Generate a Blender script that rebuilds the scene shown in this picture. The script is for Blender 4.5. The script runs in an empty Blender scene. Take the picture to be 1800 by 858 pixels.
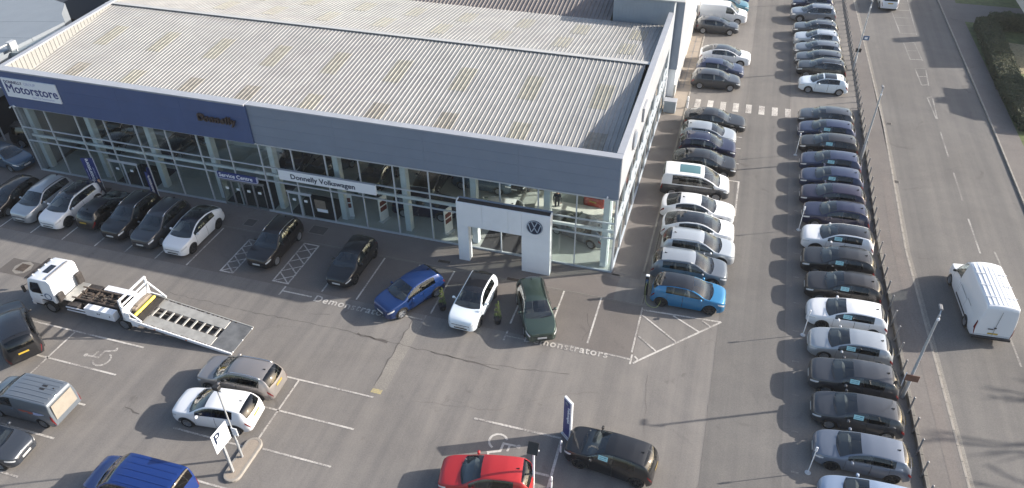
import bpy, bmesh, math, random
import numpy as np
from mathutils import Vector, Matrix, Euler
random.seed(7); np.random.seed(7)
RAD = math.radians
scene = bpy.context.scene
COL = scene.collection

# ------------------------------------------------------------------ camera
# X runs along the showroom front, Y away from the viewer along the road, Z up; the drone hovers at (0,0,30)
cam_data = bpy.data.cameras.new('camera')
cam = bpy.data.objects.new('camera', cam_data); COL.objects.link(cam)
cam_data.sensor_fit = 'HORIZONTAL'; cam_data.sensor_width = 36.0
cam_data.lens = 36.0*1319.568/1800.0
cam_data.clip_start = 0.5; cam_data.clip_end = 2000
cr = Vector((0.95696629, 0.28999106, -0.01098636)); cu = Vector((-0.16965167, 0.58976053, 0.78955736)); cf = Vector((-0.2354439, 0.75371592, -0.61357842))
cam.matrix_world = Matrix(((cr.x, cu.x, -cf.x, 0), (cr.y, cu.y, -cf.y, 0), (cr.z, cu.z, -cf.z, 30.0), (0, 0, 0, 1)))
scene.camera = cam

# ------------------------------------------------------------------ sky and sun
SUN_EL = RAD(23.6); SUN_DIR = Vector((0.910, 0.413, 0)).normalized()
w = bpy.data.worlds.new('World'); scene.world = w; w.use_nodes = True
nt = w.node_tree; nt.nodes.clear()
sky = nt.nodes.new('ShaderNodeTexSky'); sky.sky_type = 'NISHITA'; sky.sun_disc = False
sky.sun_elevation = SUN_EL; sky.sun_rotation = math.atan2(SUN_DIR.x, SUN_DIR.y)
sky.air_density = 1.0; sky.dust_density = 2.4; sky.ozone_density = 1.0
bg = nt.nodes.new('ShaderNodeBackground'); bg.inputs[1].default_value = 0.125
wo = nt.nodes.new('ShaderNodeOutputWorld')
nt.links.new(sky.outputs[0], bg.inputs[0]); nt.links.new(bg.outputs[0], wo.inputs[0])
sd = bpy.data.lights.new('sun', 'SUN'); sun = bpy.data.objects.new('sun', sd); COL.objects.link(sun)
sd.energy = 4.6; sd.angle = RAD(0.53); sd.color = (1.0, 0.93, 0.84)
to_sun = Vector((SUN_DIR.x*math.cos(SUN_EL), SUN_DIR.y*math.cos(SUN_EL), math.sin(SUN_EL)))
sun.rotation_euler = to_sun.to_track_quat('Z', 'Y').to_euler(); sun.location = (60, 40, 60)
scene.view_settings.view_transform = 'Standard'; scene.view_settings.look = 'None'
scene.view_settings.exposure = 1.05; scene.view_settings.gamma = 1.0; scene.view_settings.use_curve_mapping = False
scene.cycles.max_bounces = 8; scene.cycles.transparent_max_bounces = 16
scene.cycles.use_denoising = True

# ------------------------------------------------------------------ materials
MATS = {}
def mat(name, col, rough=0.6, metal=0.0, spec=0.5, var=0.0, vscale=3.0, bump=0.0, bscale=40.0, coat=0.0, emit=None, flake=0.0):
    if name in MATS: return MATS[name]
    m = bpy.data.materials.new(name); m.use_nodes = True; MATS[name] = m
    n = m.node_tree.nodes; l = m.node_tree.links; b = n['Principled BSDF']
    b.inputs['Base Color'].default_value = (*col, 1); b.inputs['Roughness'].default_value = rough
    b.inputs['Metallic'].default_value = metal; b.inputs['Specular IOR Level'].default_value = spec
    b.inputs['Coat Weight'].default_value = coat; b.inputs['Coat Roughness'].default_value = 0.04
    if var or bump:
        tc = n.new('ShaderNodeTexCoord')
    if var:
        t = n.new('ShaderNodeTexNoise'); t.inputs['Scale'].default_value = vscale; t.inputs['Detail'].default_value = 6; t.inputs['Roughness'].default_value = 0.65
        l.new(tc.outputs['Object'], t.inputs['Vector'])
        r = n.new('ShaderNodeValToRGB'); r.color_ramp.elements[0].position = 0.3; r.color_ramp.elements[1].position = 0.7
        lo = 1-var; hi = 1+var
        r.color_ramp.elements[0].color = (*[c*lo for c in col], 1); r.color_ramp.elements[1].color = (*[min(1, c*hi) for c in col], 1)
        l.new(t.outputs['Fac'], r.inputs[0]); l.new(r.outputs[0], b.inputs['Base Color'])
    if bump:
        t2 = n.new('ShaderNodeTexNoise'); t2.inputs['Scale'].default_value = bscale; t2.inputs['Detail'].default_value = 4
        l.new(tc.outputs['Object'], t2.inputs['Vector'])
        bp = n.new('ShaderNodeBump'); bp.inputs['Strength'].default_value = bump; bp.inputs['Distance'].default_value = 0.02
        l.new(t2.outputs['Fac'], bp.inputs['Height']); l.new(bp.outputs[0], b.inputs['Normal'])
    if emit:
        b.inputs['Emission Color'].default_value = (*emit[0], 1); b.inputs['Emission Strength'].default_value = emit[1]
    return m

def glass_mat(name, tint, rough=0.02, refl=1.0, base=0.05):
    # thin glazing: same reflectance from either side, rising towards grazing angles
    m = bpy.data.materials.new(name); m.use_nodes = True; n = m.node_tree.nodes; l = m.node_tree.links; n.clear()
    o = n.new('ShaderNodeOutputMaterial'); mx = n.new('ShaderNodeMixShader'); tr = n.new('ShaderNodeBsdfTransparent'); g = n.new('ShaderNodeBsdfGlossy')
    lw = n.new('ShaderNodeLayerWeight'); lw.inputs[0].default_value = 0.5
    pw = n.new('ShaderNodeMath'); pw.operation = 'POWER'; pw.inputs[1].default_value = 4.0; l.new(lw.outputs['Facing'], pw.inputs[0])
    ma = n.new('ShaderNodeMath'); ma.operation = 'MULTIPLY_ADD'; ma.inputs[1].default_value = 0.92; ma.inputs[2].default_value = base; l.new(pw.outputs[0], ma.inputs[0])
    tr.inputs[0].default_value = (*tint, 1); g.inputs['Roughness'].default_value = rough; g.inputs['Color'].default_value = (refl, refl, refl, 1)
    l.new(ma.outputs[0], mx.inputs[0]); l.new(tr.outputs[0], mx.inputs[1]); l.new(g.outputs[0], mx.inputs[2]); l.new(mx.outputs[0], o.inputs[0])
    MATS[name] = m; return m

def asphalt(name, ca, cb, track=None, crack=0.5, grain=0.16):
    m = bpy.data.materials.new(name); m.use_nodes = True; MATS[name] = m
    n = m.node_tree.nodes; l = m.node_tree.links; b = n['Principled BSDF']; b.inputs['Roughness'].default_value = 0.88; b.inputs['Specular IOR Level'].default_value = 0.35
    tc = n.new('ShaderNodeTexCoord')
    def noise(sc, det=5, ro=0.6, vec=None, dist=0.0):
        t = n.new('ShaderNodeTexNoise'); t.inputs['Scale'].default_value = sc; t.inputs['Detail'].default_value = det; t.inputs['Roughness'].default_value = ro; t.inputs['Distortion'].default_value = dist
        l.new(vec or tc.outputs['Object'], t.inputs['Vector']); return t.outputs['Fac']
    def ramp(f, p0, c0, p1, c1):
        r = n.new('ShaderNodeValToRGB'); e = r.color_ramp.elements; e[0].position = p0; e[1].position = p1; e[0].color = (*c0, 1); e[1].color = (*c1, 1)
        l.new(f, r.inputs[0]); return r.outputs[0]
    def mixc(a, bb, fac=None, mode='MULTIPLY', f=1.0):
        x = n.new('ShaderNodeMix'); x.data_type = 'RGBA'; x.blend_type = mode; x.inputs[0].default_value = f
        if fac: l.new(fac, x.inputs[0])
        l.new(a, x.inputs[6]); l.new(bb, x.inputs[7]); return x.outputs[2]
    c = ramp(noise(0.11, 6, 0.62, dist=0.6), 0.32, ca, 0.68, cb)
    c = mixc(c, ramp(noise(0.9, 6, 0.7), 0.25, (0.9, 0.9, 0.91), 0.75, (1.08, 1.07, 1.05)))
    g = 1-grain
    c = mixc(c, ramp(noise(14, 3, 0.75), 0.3, (g, g, g), 0.7, (1+grain*0.8,)*3))
    c = mixc(c, ramp(noise(55, 2, 0.8), 0.3, (0.86, 0.86, 0.86), 0.7, (1.12, 1.12, 1.12)))
    if track:
        mp = n.new('ShaderNodeMapping'); mp.inputs['Scale'].default_value = track; l.new(tc.outputs['Object'], mp.inputs['Vector'])
        c = mixc(c, ramp(noise(1.0, 4, 0.6, mp.outputs[0]), 0.3, (0.84, 0.845, 0.86), 0.7, (1.14, 1.13, 1.11)))
    # stains
    st = noise(0.55, 3, 0.55, dist=1.2)
    c = mixc(c, ramp(st, 0.66, (1, 1, 1), 0.74, (0.80, 0.79, 0.79)))
    if crack:
        mp2 = n.new('ShaderNodeVectorMath'); mp2.operation = 'ADD'
        nz = n.new('ShaderNodeTexNoise'); nz.inputs['Scale'].default_value = 0.7; nz.inputs['Detail'].default_value = 5; l.new(tc.outputs['Object'], nz.inputs['Vector'])
        l.new(tc.outputs['Object'], mp2.inputs[0]); l.new(nz.outputs['Color'], mp2.inputs[1])
        v = n.new('ShaderNodeTexVoronoi'); v.feature = 'DISTANCE_TO_EDGE'; v.inputs['Scale'].default_value = 0.16; l.new(mp2.outputs[0], v.inputs['Vector'])
        k = ramp(v.outputs['Distance'], 0.0, (0.55, 0.55, 0.55), 0.006, (1, 1, 1))
        msk = ramp(noise(0.2, 2), 0.5, (1, 1, 1), 0.6, (0, 0, 0))
        k2 = mixc(k, msk, None, 'LIGHTEN'); c = mixc(c, k2, None, 'MULTIPLY', crack)
    l.new(c, b.inputs['Base Color'])
    bp = n.new('ShaderNodeBump'); bp.inputs['Strength'].default_value = 0.25; bp.inputs['Distance'].default_value = 0.01
    l.new(noise(30, 3, 0.8), bp.inputs['Height']); l.new(bp.outputs[0], b.inputs['Normal'])
    return m

def worn_paint(name, col, under, wear=0.5):
    m = bpy.data.materials.new(name); m.use_nodes = True; MATS[name] = m
    n = m.node_tree.nodes; l = m.node_tree.links; b = n['Principled BSDF']; b.inputs['Roughness'].default_value = 0.75
    tc = n.new('ShaderNodeTexCoord'); t = n.new('ShaderNodeTexNoise'); t.inputs['Scale'].default_value = 9; t.inputs['Detail'].default_value = 8; t.inputs['Roughness'].default_value = 0.75
    l.new(tc.outputs['Object'], t.inputs['Vector'])
    t2 = n.new('ShaderNodeTexNoise'); t2.inputs['Scale'].default_value = 0.6; l.new(tc.outputs['Object'], t2.inputs['Vector'])
    ad = n.new('ShaderNodeMath'); ad.operation = 'MULTIPLY_ADD'; ad.inputs[1].default_value = 0.6; l.new(t2.outputs['Fac'], ad.inputs[0]); l.new(t.outputs['Fac'], ad.inputs[2])
    r = n.new('ShaderNodeValToRGB'); e = r.color_ramp.elements; e[0].position = 0.45+0.45*wear*0.6; e[1].position = e[0].position+0.25
    e[0].color = (*col, 1); e[1].color = (*under, 1)
    l.new(ad.outputs[0], r.inputs[0]); l.new(r.outputs[0], b.inputs['Base Color']); return m

asphalt('asphalt_lot', (0.150, 0.141, 0.133), (0.186, 0.175, 0.165), track=(1.3, 0.06, 1), crack=0.22)
asphalt('asphalt_road', (0.119, 0.113, 0.108), (0.149, 0.142, 0.135), track=(1.1, 0.03, 1), crack=0.2)
asphalt('asphalt_path', (0.126, 0.114, 0.107), (0.156, 0.143, 0.135), crack=0.15)
asphalt('asphalt_front', (0.135, 0.120, 0.112), (0.165, 0.148, 0.138), crack=0.3)
asphalt('concrete', (0.25, 0.212, 0.175), (0.31, 0.268, 0.222), crack=0.2, grain=0.1)
asphalt('patch_tar', (0.075, 0.068, 0.064), (0.11, 0.10, 0.094), crack=0)
asphalt('concrete_grey', (0.175, 0.163, 0.147), (0.235, 0.22, 0.198), crack=0.4, grain=0.3)
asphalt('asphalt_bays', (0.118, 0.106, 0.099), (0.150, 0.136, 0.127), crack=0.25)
worn_paint('line_paint', (0.50, 0.475, 0.44), (0.17, 0.155, 0.145), 0.9)
worn_paint('line_faint', (0.34, 0.315, 0.285), (0.17, 0.155, 0.145), 0.35)
worn_paint('road_paint', (0.33, 0.315, 0.29), (0.14, 0.13, 0.122), 0.6)
worn_paint('yellow_paint', (0.42, 0.35, 0.14), (0.25, 0.22, 0.16), 0.6)
mat('white_metal', (0.74, 0.75, 0.77), 0.35, var=0.05, vscale=2)
mat('white_panel', (0.72, 0.74, 0.76), 0.4, var=0.04, vscale=1.2)
mat('blue_panel', (0.055, 0.090, 0.198), 0.42, var=0.06, vscale=0.7)
mat('grey_panel', (0.175, 0.215, 0.275), 0.42, var=0.05, vscale=0.7)
mat('light_panel', (0.30, 0.315, 0.34), 0.42, var=0.05, vscale=0.6)
mat('coping', (0.30, 0.315, 0.345), 0.45, var=0.08, vscale=1.5)
mat('roof_sheet', (0.262, 0.258, 0.248), 0.55, 0.0, var=0.14, vscale=0.6)
mat('roof_old', (0.150, 0.132, 0.126), 0.6, var=0.18, vscale=0.7)
mat('lining', (0.24, 0.24, 0.232), .5, var=.05); mat('rooflight_b', (0.195, 0.182, 0.155), 0.5, var=.3, vscale=2); mat('rooflight', (0.235, 0.225, 0.185), 0.45, var=0.2, vscale=2.0)
mat('white_sheet', (0.42, 0.415, 0.40), 0.5, var=0.06, vscale=0.8)
mat('box_sheet', (0.30, 0.335, 0.37), 0.5, var=0.06, vscale=0.8)
mat('alu', (0.50, 0.54, 0.58), 0.38, 0.3)
mat('column_white', (0.56, 0.61, 0.63), 0.5, var=0.03)
mat('gap_shade', (0.018, 0.018, 0.021), 0.9)  # near-black colour standing in for shade around the neighbouring roof
mat('black_plastic', (0.016, 0.016, 0.018), 0.55)
mat('black_gloss', (0.012, 0.012, 0.014), 0.12, coat=0.6)
mat('rubber', (0.018, 0.018, 0.018), 0.8, var=0.2, vscale=8)
mat('rim_silver', (0.42, 0.43, 0.45), 0.3, 0.75)
mat('rim_dark', (0.07, 0.07, 0.075), 0.3, 0.6)
mat('chrome', (0.70, 0.71, 0.73), 0.12, 1.0)
mat('lamp_clear', (0.75, 0.77, 0.79), 0.1, 0.35, coat=0.8)
mat('lamp_red', (0.15, 0.010, 0.012), 0.15, coat=0.9)
mat('plate_white', (0.50, 0.50, 0.49), 0.5); mat('plate_yellow', (0.42, 0.29, 0.035), 0.5)
mat('seat_dark', (0.055, 0.055, 0.06), 0.8); mat('dash_dark', (0.05, 0.052, 0.055), 0.7)
mat('card_cyan', (0.34, 0.60, 0.62), 0.45, var=0.12, vscale=9)
mat('sign_white', (0.72, 0.74, 0.76), 0.35); mat('sign_navy', (0.030, 0.045, 0.17), 0.4); mat('navy_text', (0.02, 0.03, 0.10), 0.4)
mat('vw_navy', (0.010, 0.020, 0.050), 0.35); mat('vw_line', (0.35, 0.42, 0.50), 0.3)
mat('letter_bronze', (0.060, 0.042, 0.035), 0.5); mat('text_white', (0.78, 0.79, 0.80), 0.5); mat('text_pale', (0.45, 0.47, 0.62), 0.5)
mat('galv', (0.44, 0.46, 0.48), 0.42, 0.5, var=0.1, vscale=6); mat('post_grey', (0.20, 0.20, 0.205), 0.5, 0.3)
mat('brown_sign', (0.16, 0.075, 0.05), 0.6, var=0.3, vscale=6)
mat('sign_blue', (0.05, 0.11, 0.22), 0.4)
mat('kerb', (0.24, 0.22, 0.195), 0.85, var=0.15, vscale=2.5, bump=0.2); mat('wall_block', (0.15, 0.14, 0.125), 0.9, var=0.2, vscale=3, bump=0.3)
mat('floor_tile', (0.40, 0.42, 0.40), 0.25, var=0.05, vscale=1.5)
mat('interior_wall', (0.68, 0.67, 0.62), 0.8); mat('wood', (0.19, 0.155, 0.12), 0.5, var=0.2, vscale=4); mat('carpet', (0.05, 0.05, 0.055), 0.95)
mat('pot', (0.03, 0.03, 0.034), 0.6); mat('soil', (0.04, 0.03, 0.022), 0.95)
mat('leaf_a', (0.11, 0.14, 0.045), 0.7, var=0.4, vscale=8); mat('leaf_hedge', (0.052, 0.062, 0.028), 0.8, var=0.5, vscale=3); mat('bark', (0.10, 0.08, 0.06), 0.9, var=0.3, vscale=5)
mat('grass_mat', (0.075, 0.095, 0.030), 0.9, var=0.4, vscale=1.5, bump=0.5); mat('dry_grass', (0.22, 0.19, 0.11), 0.95, var=0.3, vscale=5, bump=0.6)
mat('brick', (0.25, 0.12, 0.08), 0.85, var=0.2, vscale=2); mat('render_wall', (0.55, 0.52, 0.47), 0.85, var=0.08); mat('slate', (0.09, 0.09, 0.10), 0.7, var=0.2, vscale=2)
mat('skin', (0.45, 0.27, 0.20), 0.6); mat('hair_grey', (0.55, 0.53, 0.50), 0.7); mat('hair_dark', (0.03, 0.022, 0.018), 0.7); mat('cloth_dark', (0.022, 0.024, 0.035), 0.9); mat('cloth_red', (0.14, 0.035, 0.03), 0.9)
mat('yellow_gear', (0.62, 0.52, 0.06), 0.5, var=0.15, vscale=4); mat('rust', (0.062, 0.046, 0.036), 0.8, 0.1, var=0.5, vscale=7); mat('chassis', (0.035, 0.030, 0.028), 0.75, var=0.4, vscale=6)
mat('deck_alu', (0.33, 0.325, 0.305), 0.45, 0.35, var=0.22, vscale=1.6); mat('deck_worn', (0.13, 0.135, 0.14), 0.5, 0.3, var=0.35, vscale=1.2)
mat('cable', (0.32, 0.33, 0.12), 0.6); mat('amber', (0.6, 0.16, 0.02), 0.3)
glass_mat('car_glass', (0.62, 0.67, 0.67), base=.085); glass_mat('car_glass_dark', (0.22, 0.24, 0.245), base=.06); glass_mat('shop_glass', (0.93, 0.96, 0.955), refl=0.9)

# ------------------------------------------------------------------ mesh helpers
def link(o, parent=None):
    COL.objects.link(o)
    if parent is not None: o.parent = parent
    return o
def tag(o, label=None, cat=None, group=None, kind=None):
    if label: o['label'] = label
    if cat: o['category'] = cat
    if group: o['group'] = group
    if kind: o['kind'] = kind
    return o
def empty(name, loc=(0, 0, 0), rz=0.0, parent=None):
    o = bpy.data.objects.new(name, None); o.location = loc; o.rotation_euler = (0, 0, rz); o.empty_display_size = 0.3
    return link(o, parent)
class MB:
    def __init__(s): s.v = []; s.f = []
    def add(s, vs, fs):
        o = len(s.v); s.v += [tuple(p) for p in vs]; s.f += [tuple(i+o for i in f) for f in fs]; return s
    def box(s, x0, x1, y0, y1, z0, z1, M=None):
        vs = [(x0, y0, z0), (x1, y0, z0), (x1, y1, z0), (x0, y1, z0), (x0, y0, z1), (x1, y0, z1), (x1, y1, z1), (x0, y1, z1)]
        if M is not None: vs = [M @ Vector(p) for p in vs]
        return s.add(vs, [(0, 3, 2, 1), (4, 5, 6, 7), (0, 1, 5, 4), (1, 2, 6, 5), (2, 3, 7, 6), (3, 0, 4, 7)])
    def bbox(s, x0, x1, y0, y1, z0, z1, b=0.02, M=None):
        # chamfered box
        vs = []; idx = {}
        for i, x in enumerate((x0, x1)):
            for j, y in enumerate((y0, y1)):
                for k, z in enumerate((z0, z1)):
                    sx, sy, sz = (1 if i == 0 else -1), (1 if j == 0 else -1), (1 if k == 0 else -1)
                    for a in range(3):
                        idx[(i, j, k, a)] = len(vs)
                        vs.append((x+(0 if a == 0 else sx*b), y+(0 if a == 1 else sy*b), z+(0 if a == 2 else sz*b)))
        fs = []
        q = lambda *t: tuple(idx[k] for k in t)
        for i in (0, 1): fs.append(q(*[(i, j, k, 0) for j, k in ((0, 0), (1, 0), (1, 1), (0, 1))]))
        for j in (0, 1): fs.append(q(*[(i, j, k, 1) for i, k in ((0, 0), (1, 0), (1, 1), (0, 1))]))
        for k in (0, 1): fs.append(q(*[(i, j, k, 2) for i, j in ((0, 0), (1, 0), (1, 1), (0, 1))]))
        for j in (0, 1):
            for k in (0, 1): fs.append(q((0, j, k, 1), (1, j, k, 1), (1, j, k, 2), (0, j, k, 2)))
        for i in (0, 1):
            for k in (0, 1): fs.append(q((i, 0, k, 0), (i, 1, k, 0), (i, 1, k, 2), (i, 0, k, 2)))
        for i in (0, 1):
            for j in (0, 1): fs.append(q((i, j, 0, 0), (i, j, 1, 0), (i, j, 1, 1), (i, j, 0, 1)))
        for c in [(i, j, k) for i in (0, 1) for j in (0, 1) for k in (0, 1)]: fs.append(q((*c, 0), (*c, 1), (*c, 2)))
        if M is not None: vs = [M @ Vector(p) for p in vs]
        return s.add(vs, fs)
    def tube(s, p0, p1, r0, r1=None, n=8, caps=True):
        r1 = r0 if r1 is None else r1; p0 = Vector(p0); p1 = Vector(p1); d = (p1-p0).normalized()
        a = d.orthogonal().normalized(); b = d.cross(a); vs = []
        for p, r in ((p0, r0), (p1, r1)):
            for i in range(n):
                t = 2*math.pi*i/n; vs.append(p+(a*math.cos(t)+b*math.sin(t))*r)
        fs = [(i, (i+1) % n, n+(i+1) % n, n+i) for i in range(n)]
        if caps: fs += [tuple(range(n-1, -1, -1)), tuple(range(n, 2*n))]
        return s.add(vs, fs)
    def path(s, pts, r, n=6):
        for a, b in zip(pts[:-1], pts[1:]): s.tube(a, b, r, r, n)
        return s
    def pipe(s, pts, r, n=8):
        P = [Vector(p) for p in pts]; vs = []; m = len(P)
        for i, p in enumerate(P):
            d = (P[min(m-1, i+1)]-P[max(0, i-1)]).normalized(); a = (Vector((0, 0, 1)) if abs(d.z) < .9 else Vector((1, 0, 0))).cross(d).normalized(); b = d.cross(a)
            for k in range(n): t = 2*math.pi*k/n; vs.append(p+(a*math.cos(t)+b*math.sin(t))*r)
        return s.add(vs, [(i*n+k, i*n+(k+1) % n, (i+1)*n+(k+1) % n, (i+1)*n+k) for i in range(m-1) for k in range(n)]+[tuple(range(n-1, -1, -1)), tuple(range((m-1)*n, m*n))])
    def bar(s, p0, p1, w, h, up=(0, 0, 1)):
        p0 = Vector(p0); p1 = Vector(p1); d = (p1-p0); L = d.length; d.normalize(); side = Vector(up).cross(d)
        if side.length < 1e-4: side = Vector((0, 1, 0)).cross(d)
        side.normalize(); u = d.cross(side)
        M = Matrix(((d.x, side.x, u.x, p0.x), (d.y, side.y, u.y, p0.y), (d.z, side.z, u.z, p0.z), (0, 0, 0, 1)))
        return s.box(0, L, -w/2, w/2, -h/2, h/2, M)
    def quad(s, *p): return s.add(p, [tuple(range(len(p)))])
    def lathe(s, prof, c=(0, 0, 0), n=16, axis='z'):
        vs = []
        for r, h in prof:
            for i in range(n):
                t = 2*math.pi*i/n; a, b = r*math.cos(t), r*math.sin(t)
                vs.append((c[0]+a, c[1]+b, c[2]+h) if axis == 'z' else (c[0]+a, c[1]+h, c[2]+b))
        fs = []
        for k in range(len(prof)-1):
            for i in range(n): fs.append((k*n+i, k*n+(i+1) % n, (k+1)*n+(i+1) % n, (k+1)*n+i))
        return s.add(vs, fs)
    def ribbon(s, pts, wdt, z, closed=False):
        P = [Vector((p[0], p[1])) for p in pts]; L = []; Rr = []; n = len(P)
        for i, p in enumerate(P):
            a = P[(i-1) % n] if (closed or i > 0) else None; b = P[(i+1) % n] if (closed or i < n-1) else None
            d = ((p-a).normalized() if a is not None else Vector((0, 0)))+((b-p).normalized() if b is not None else Vector((0, 0)))
            d.normalize(); nn = Vector((-d.y, d.x)); k = 1.0
            if a is not None and b is not None:
                c = (p-a).normalized().dot(d); k = 1/max(0.4, c)
            ww = wdt[i] if hasattr(wdt, '__len__') else wdt
            L.append((p.x+nn.x*ww/2*k, p.y+nn.y*ww/2*k, z)); Rr.append((p.x-nn.x*ww/2*k, p.y-nn.y*ww/2*k, z))
        m = n if closed else n-1
        return s.add(L+Rr, [(n+i, n+(i+1) % n, (i+1) % n, i) for i in range(m)])
    def mesh(s, name, m, smooth=False, angle=None, recalc=True):
        me = bpy.data.meshes.new(name); me.from_pydata(s.v, [], s.f)
        if recalc:
            b = bmesh.new(); b.from_mesh(me); bmesh.ops.recalc_face_normals(b, faces=b.faces); b.to_mesh(me); b.free()
        if m is not None: me.materials.append(MATS[m] if isinstance(m, str) else m)
        if smooth or angle:
            me.polygons.foreach_set('use_smooth', [True]*len(me.polygons))
            if angle: me.set_sharp_from_angle(angle=RAD(angle))
        me.update(); return me
    def obj(s, name, m, parent=None, smooth=False, angle=None, loc=None, recalc=True):
        o = bpy.data.objects.new(name, s.mesh(name, m, smooth, angle, recalc))
        if loc is not None: o.location = loc
        return link(o, parent)
def obj_of(name, me, parent=None, loc=None, rot=None, m=None):
    o = bpy.data.objects.new(name, me)
    if loc is not None: o.location = loc
    if rot is not None: o.rotation_euler = rot
    link(o, parent)
    if m is not None:
        o.material_slots[0].link = 'OBJECT'; o.material_slots[0].material = MATS[m] if isinstance(m, str) else m
    return o
def structure(name, mb, m): return tag(mb.obj(name, m), kind='structure')
def text(name, body, m, loc, rot, size, parent=None, ext=0.01, sx=1.0, align='LEFT', space=1.0, bold=0.0):
    c = bpy.data.curves.new(name, 'FONT'); c.body = body; c.size = size; c.extrude = ext; c.align_x = align; c.space_character = space; c.resolution_u = 3
    o = bpy.data.objects.new(name, c); link(o)
    src = bpy.data.meshes.new_from_object(o.evaluated_get(bpy.context.evaluated_depsgraph_get())); bpy.data.objects.remove(o)
    n = len(src.vertices); co = np.zeros(n*3); src.vertices.foreach_get('co', co); co = co.reshape(-1, 3); fs = [tuple(p.vertices) for p in src.polygons]
    mb = MB(); sh = [(0, 0)] if not bold else [(-bold, 0), (bold, 0), (0, bold), (0, -bold), (bold*.7, bold*.7), (-bold*.7, -bold*.7)]
    for k, (a, b) in enumerate(sh): mb.add([(p[0]+a*size, p[1]+b*size, p[2]+k*.0008) for p in co], fs)
    me = mb.mesh(name, m, recalc=False); bpy.data.meshes.remove(src)
    o = bpy.data.objects.new(name, me); o.location = loc; o.rotation_euler = rot; o.scale = (sx, 1, 1)
    return link(o, parent)

# ------------------------------------------------------------------ vehicle builder
def pchip(pts):
    x = np.array([p[0] for p in pts], float); y = np.array([p[1] for p in pts], float)
    h = np.diff(x); d = np.diff(y)/h; m = np.zeros(len(x))
    for i in range(1, len(x)-1):
        if d[i-1]*d[i] > 0:
            w1 = 2*h[i]+h[i-1]; w2 = h[i]+2*h[i-1]; m[i] = (w1+w2)/(w1/d[i-1]+w2/d[i])
    m[0] = d[0]; m[-1] = d[-1]
    def f(t):
        t = min(max(t, x[0]), x[-1]); i = min(max(int(np.searchsorted(x, t))-1, 0), len(h)-1)
        u = (t-x[i])/h[i]
        return ((2*u**3-3*u**2+1)*y[i]+(u**3-2*u**2+u)*h[i]*m[i]+(-2*u**3+3*u**2)*y[i+1]+(u**3-u**2)*h[i]*m[i+1])
    return f

NLOW = (0, .10, .26, .45, .66, .86, 1.0); NSIDE = (.10, .32, .55, .78, .91, 1.0); NCROWN = (.07, .2, .4, .6, .8, 1.0)
NR = 19
class CarShape:
    def __init__(s, q):
        s.q = q; s.L = q['L']; s.W = q['W']; s.top = pchip(q['top']); s.belt = pchip(q['belt']); s.wid = pchip(q['wid'])
        s.gc = q.get('gc', .19); s.wr = q['wr']; s.ra = s.wr+q.get('gap', .05); s.ax = (q['fo'], q['fo']+q['wb'])
    def sill(s, t):
        L = s.L; gc = s.gc; z = gc
        if t < .55: z = gc+.10*(1-t/.55)**2
        if t > L-.55: z = gc+.15*(1-(L-t)/.55)**2
        for a in s.ax:
            d = t-a
            if abs(d) < s.ra: z = max(z, s.wr+math.sqrt(max(0, s.ra**2-d*d)))
        return z
    def ring(s, t):
        q = s.q; top = s.top(t); belt = min(s.belt(t), top-.012); wd = s.wid(t)*s.W/2; zb = min(s.sill(t), belt-.03); gc = s.gc; pts = []
        tuck = q.get('tuck', .07)
        for k in NLOW:
            z = zb+(belt-zb)*k; u = max(0, min(1, (z-gc)/max(.05, belt-gc)))
            y = wd*(1-tuck*(1-u/.55)**2) if u < .55 else wd*(1-.045*((u-.55)/.45)**2)
            pts.append((y, z))
        yb = wd*.955; ze = belt+(top-belt)*q.get('ef', .88); ye = max(.12, yb-q['tum']*(ze-belt)-q.get('inset', 0)*min(1, (top-belt)/.3))
        for k in NSIDE:
            pts.append((yb+(ye-yb)*k+q.get('bulge', .02)*math.sin(math.pi*k)*min(1, (top-belt)/.3), belt+(ze-belt)*k))
        for k in NCROWN: pts.append((ye*(1-k), ze+(top-ze)*(1-(1-k)**2)))
        return pts, ye
    def bow(s, t):
        L = s.L; b = s.q.get('bow', .19); rb = s.q.get('rbow', .11)
        if t < .45: return b*t/.45
        if t < s.q['ws0']+.1: return b
        if t < L*.5: return b*(L*.5-t)/(L*.5-s.q['ws0']-.1)
        if t < s.q['rw0']: return 0.0
        if t < L-.12: return -rb*min(1, (t-s.q['rw0'])/.15)
        return -rb*(L-t)/.12
    def pt(s, t, r, side=1):
        pts, ye = s.ring(t); i = min(int(r), NR-2); u = r-i; y = pts[i][0]*(1-u)+pts[i+1][0]*u; z = pts[i][1]*(1-u)+pts[i+1][1]*u
        bx = s.bow(t)*(1-(min(1, y/ye))**2) if r >= 12 else 0
        return Vector((s.L/2-t+bx, side*y, z))
    def nrm(s, t, r, side=1):
        e = .015; a = s.pt(min(s.L, t+e), r, side)-s.pt(max(0, t-e), r, side); b = s.pt(t, min(NR-1.001, r+.08), side)-s.pt(t, max(0, r-.08), side)
        n = a.cross(b); n.normalize()
        return n if side > 0 else -n
    def patch(s, t0, t1, r0, r1, side, off=.008, nt=5, nr=4, taper=None):
        mb = MB(); vs = []
        for i in range(nt+1):
            for j in range(nr+1):
                fr = j/nr; ft = i/nt; a, b = r0, r1
                if taper: a, b = r0+taper[0]*ft, r1+taper[1]*ft
                t = t0+(t1-t0)*ft; r = a+(b-a)*fr; p = s.pt(t, r, side); n = s.nrm(t, r, side)
                vs.append(p+n*off)
        fs = [(i*(nr+1)+j, (i+1)*(nr+1)+j, (i+1)*(nr+1)+j+1, i*(nr+1)+j+1) for i in range(nt) for j in range(nr)]
        mb.add(vs, fs); return mb

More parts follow.
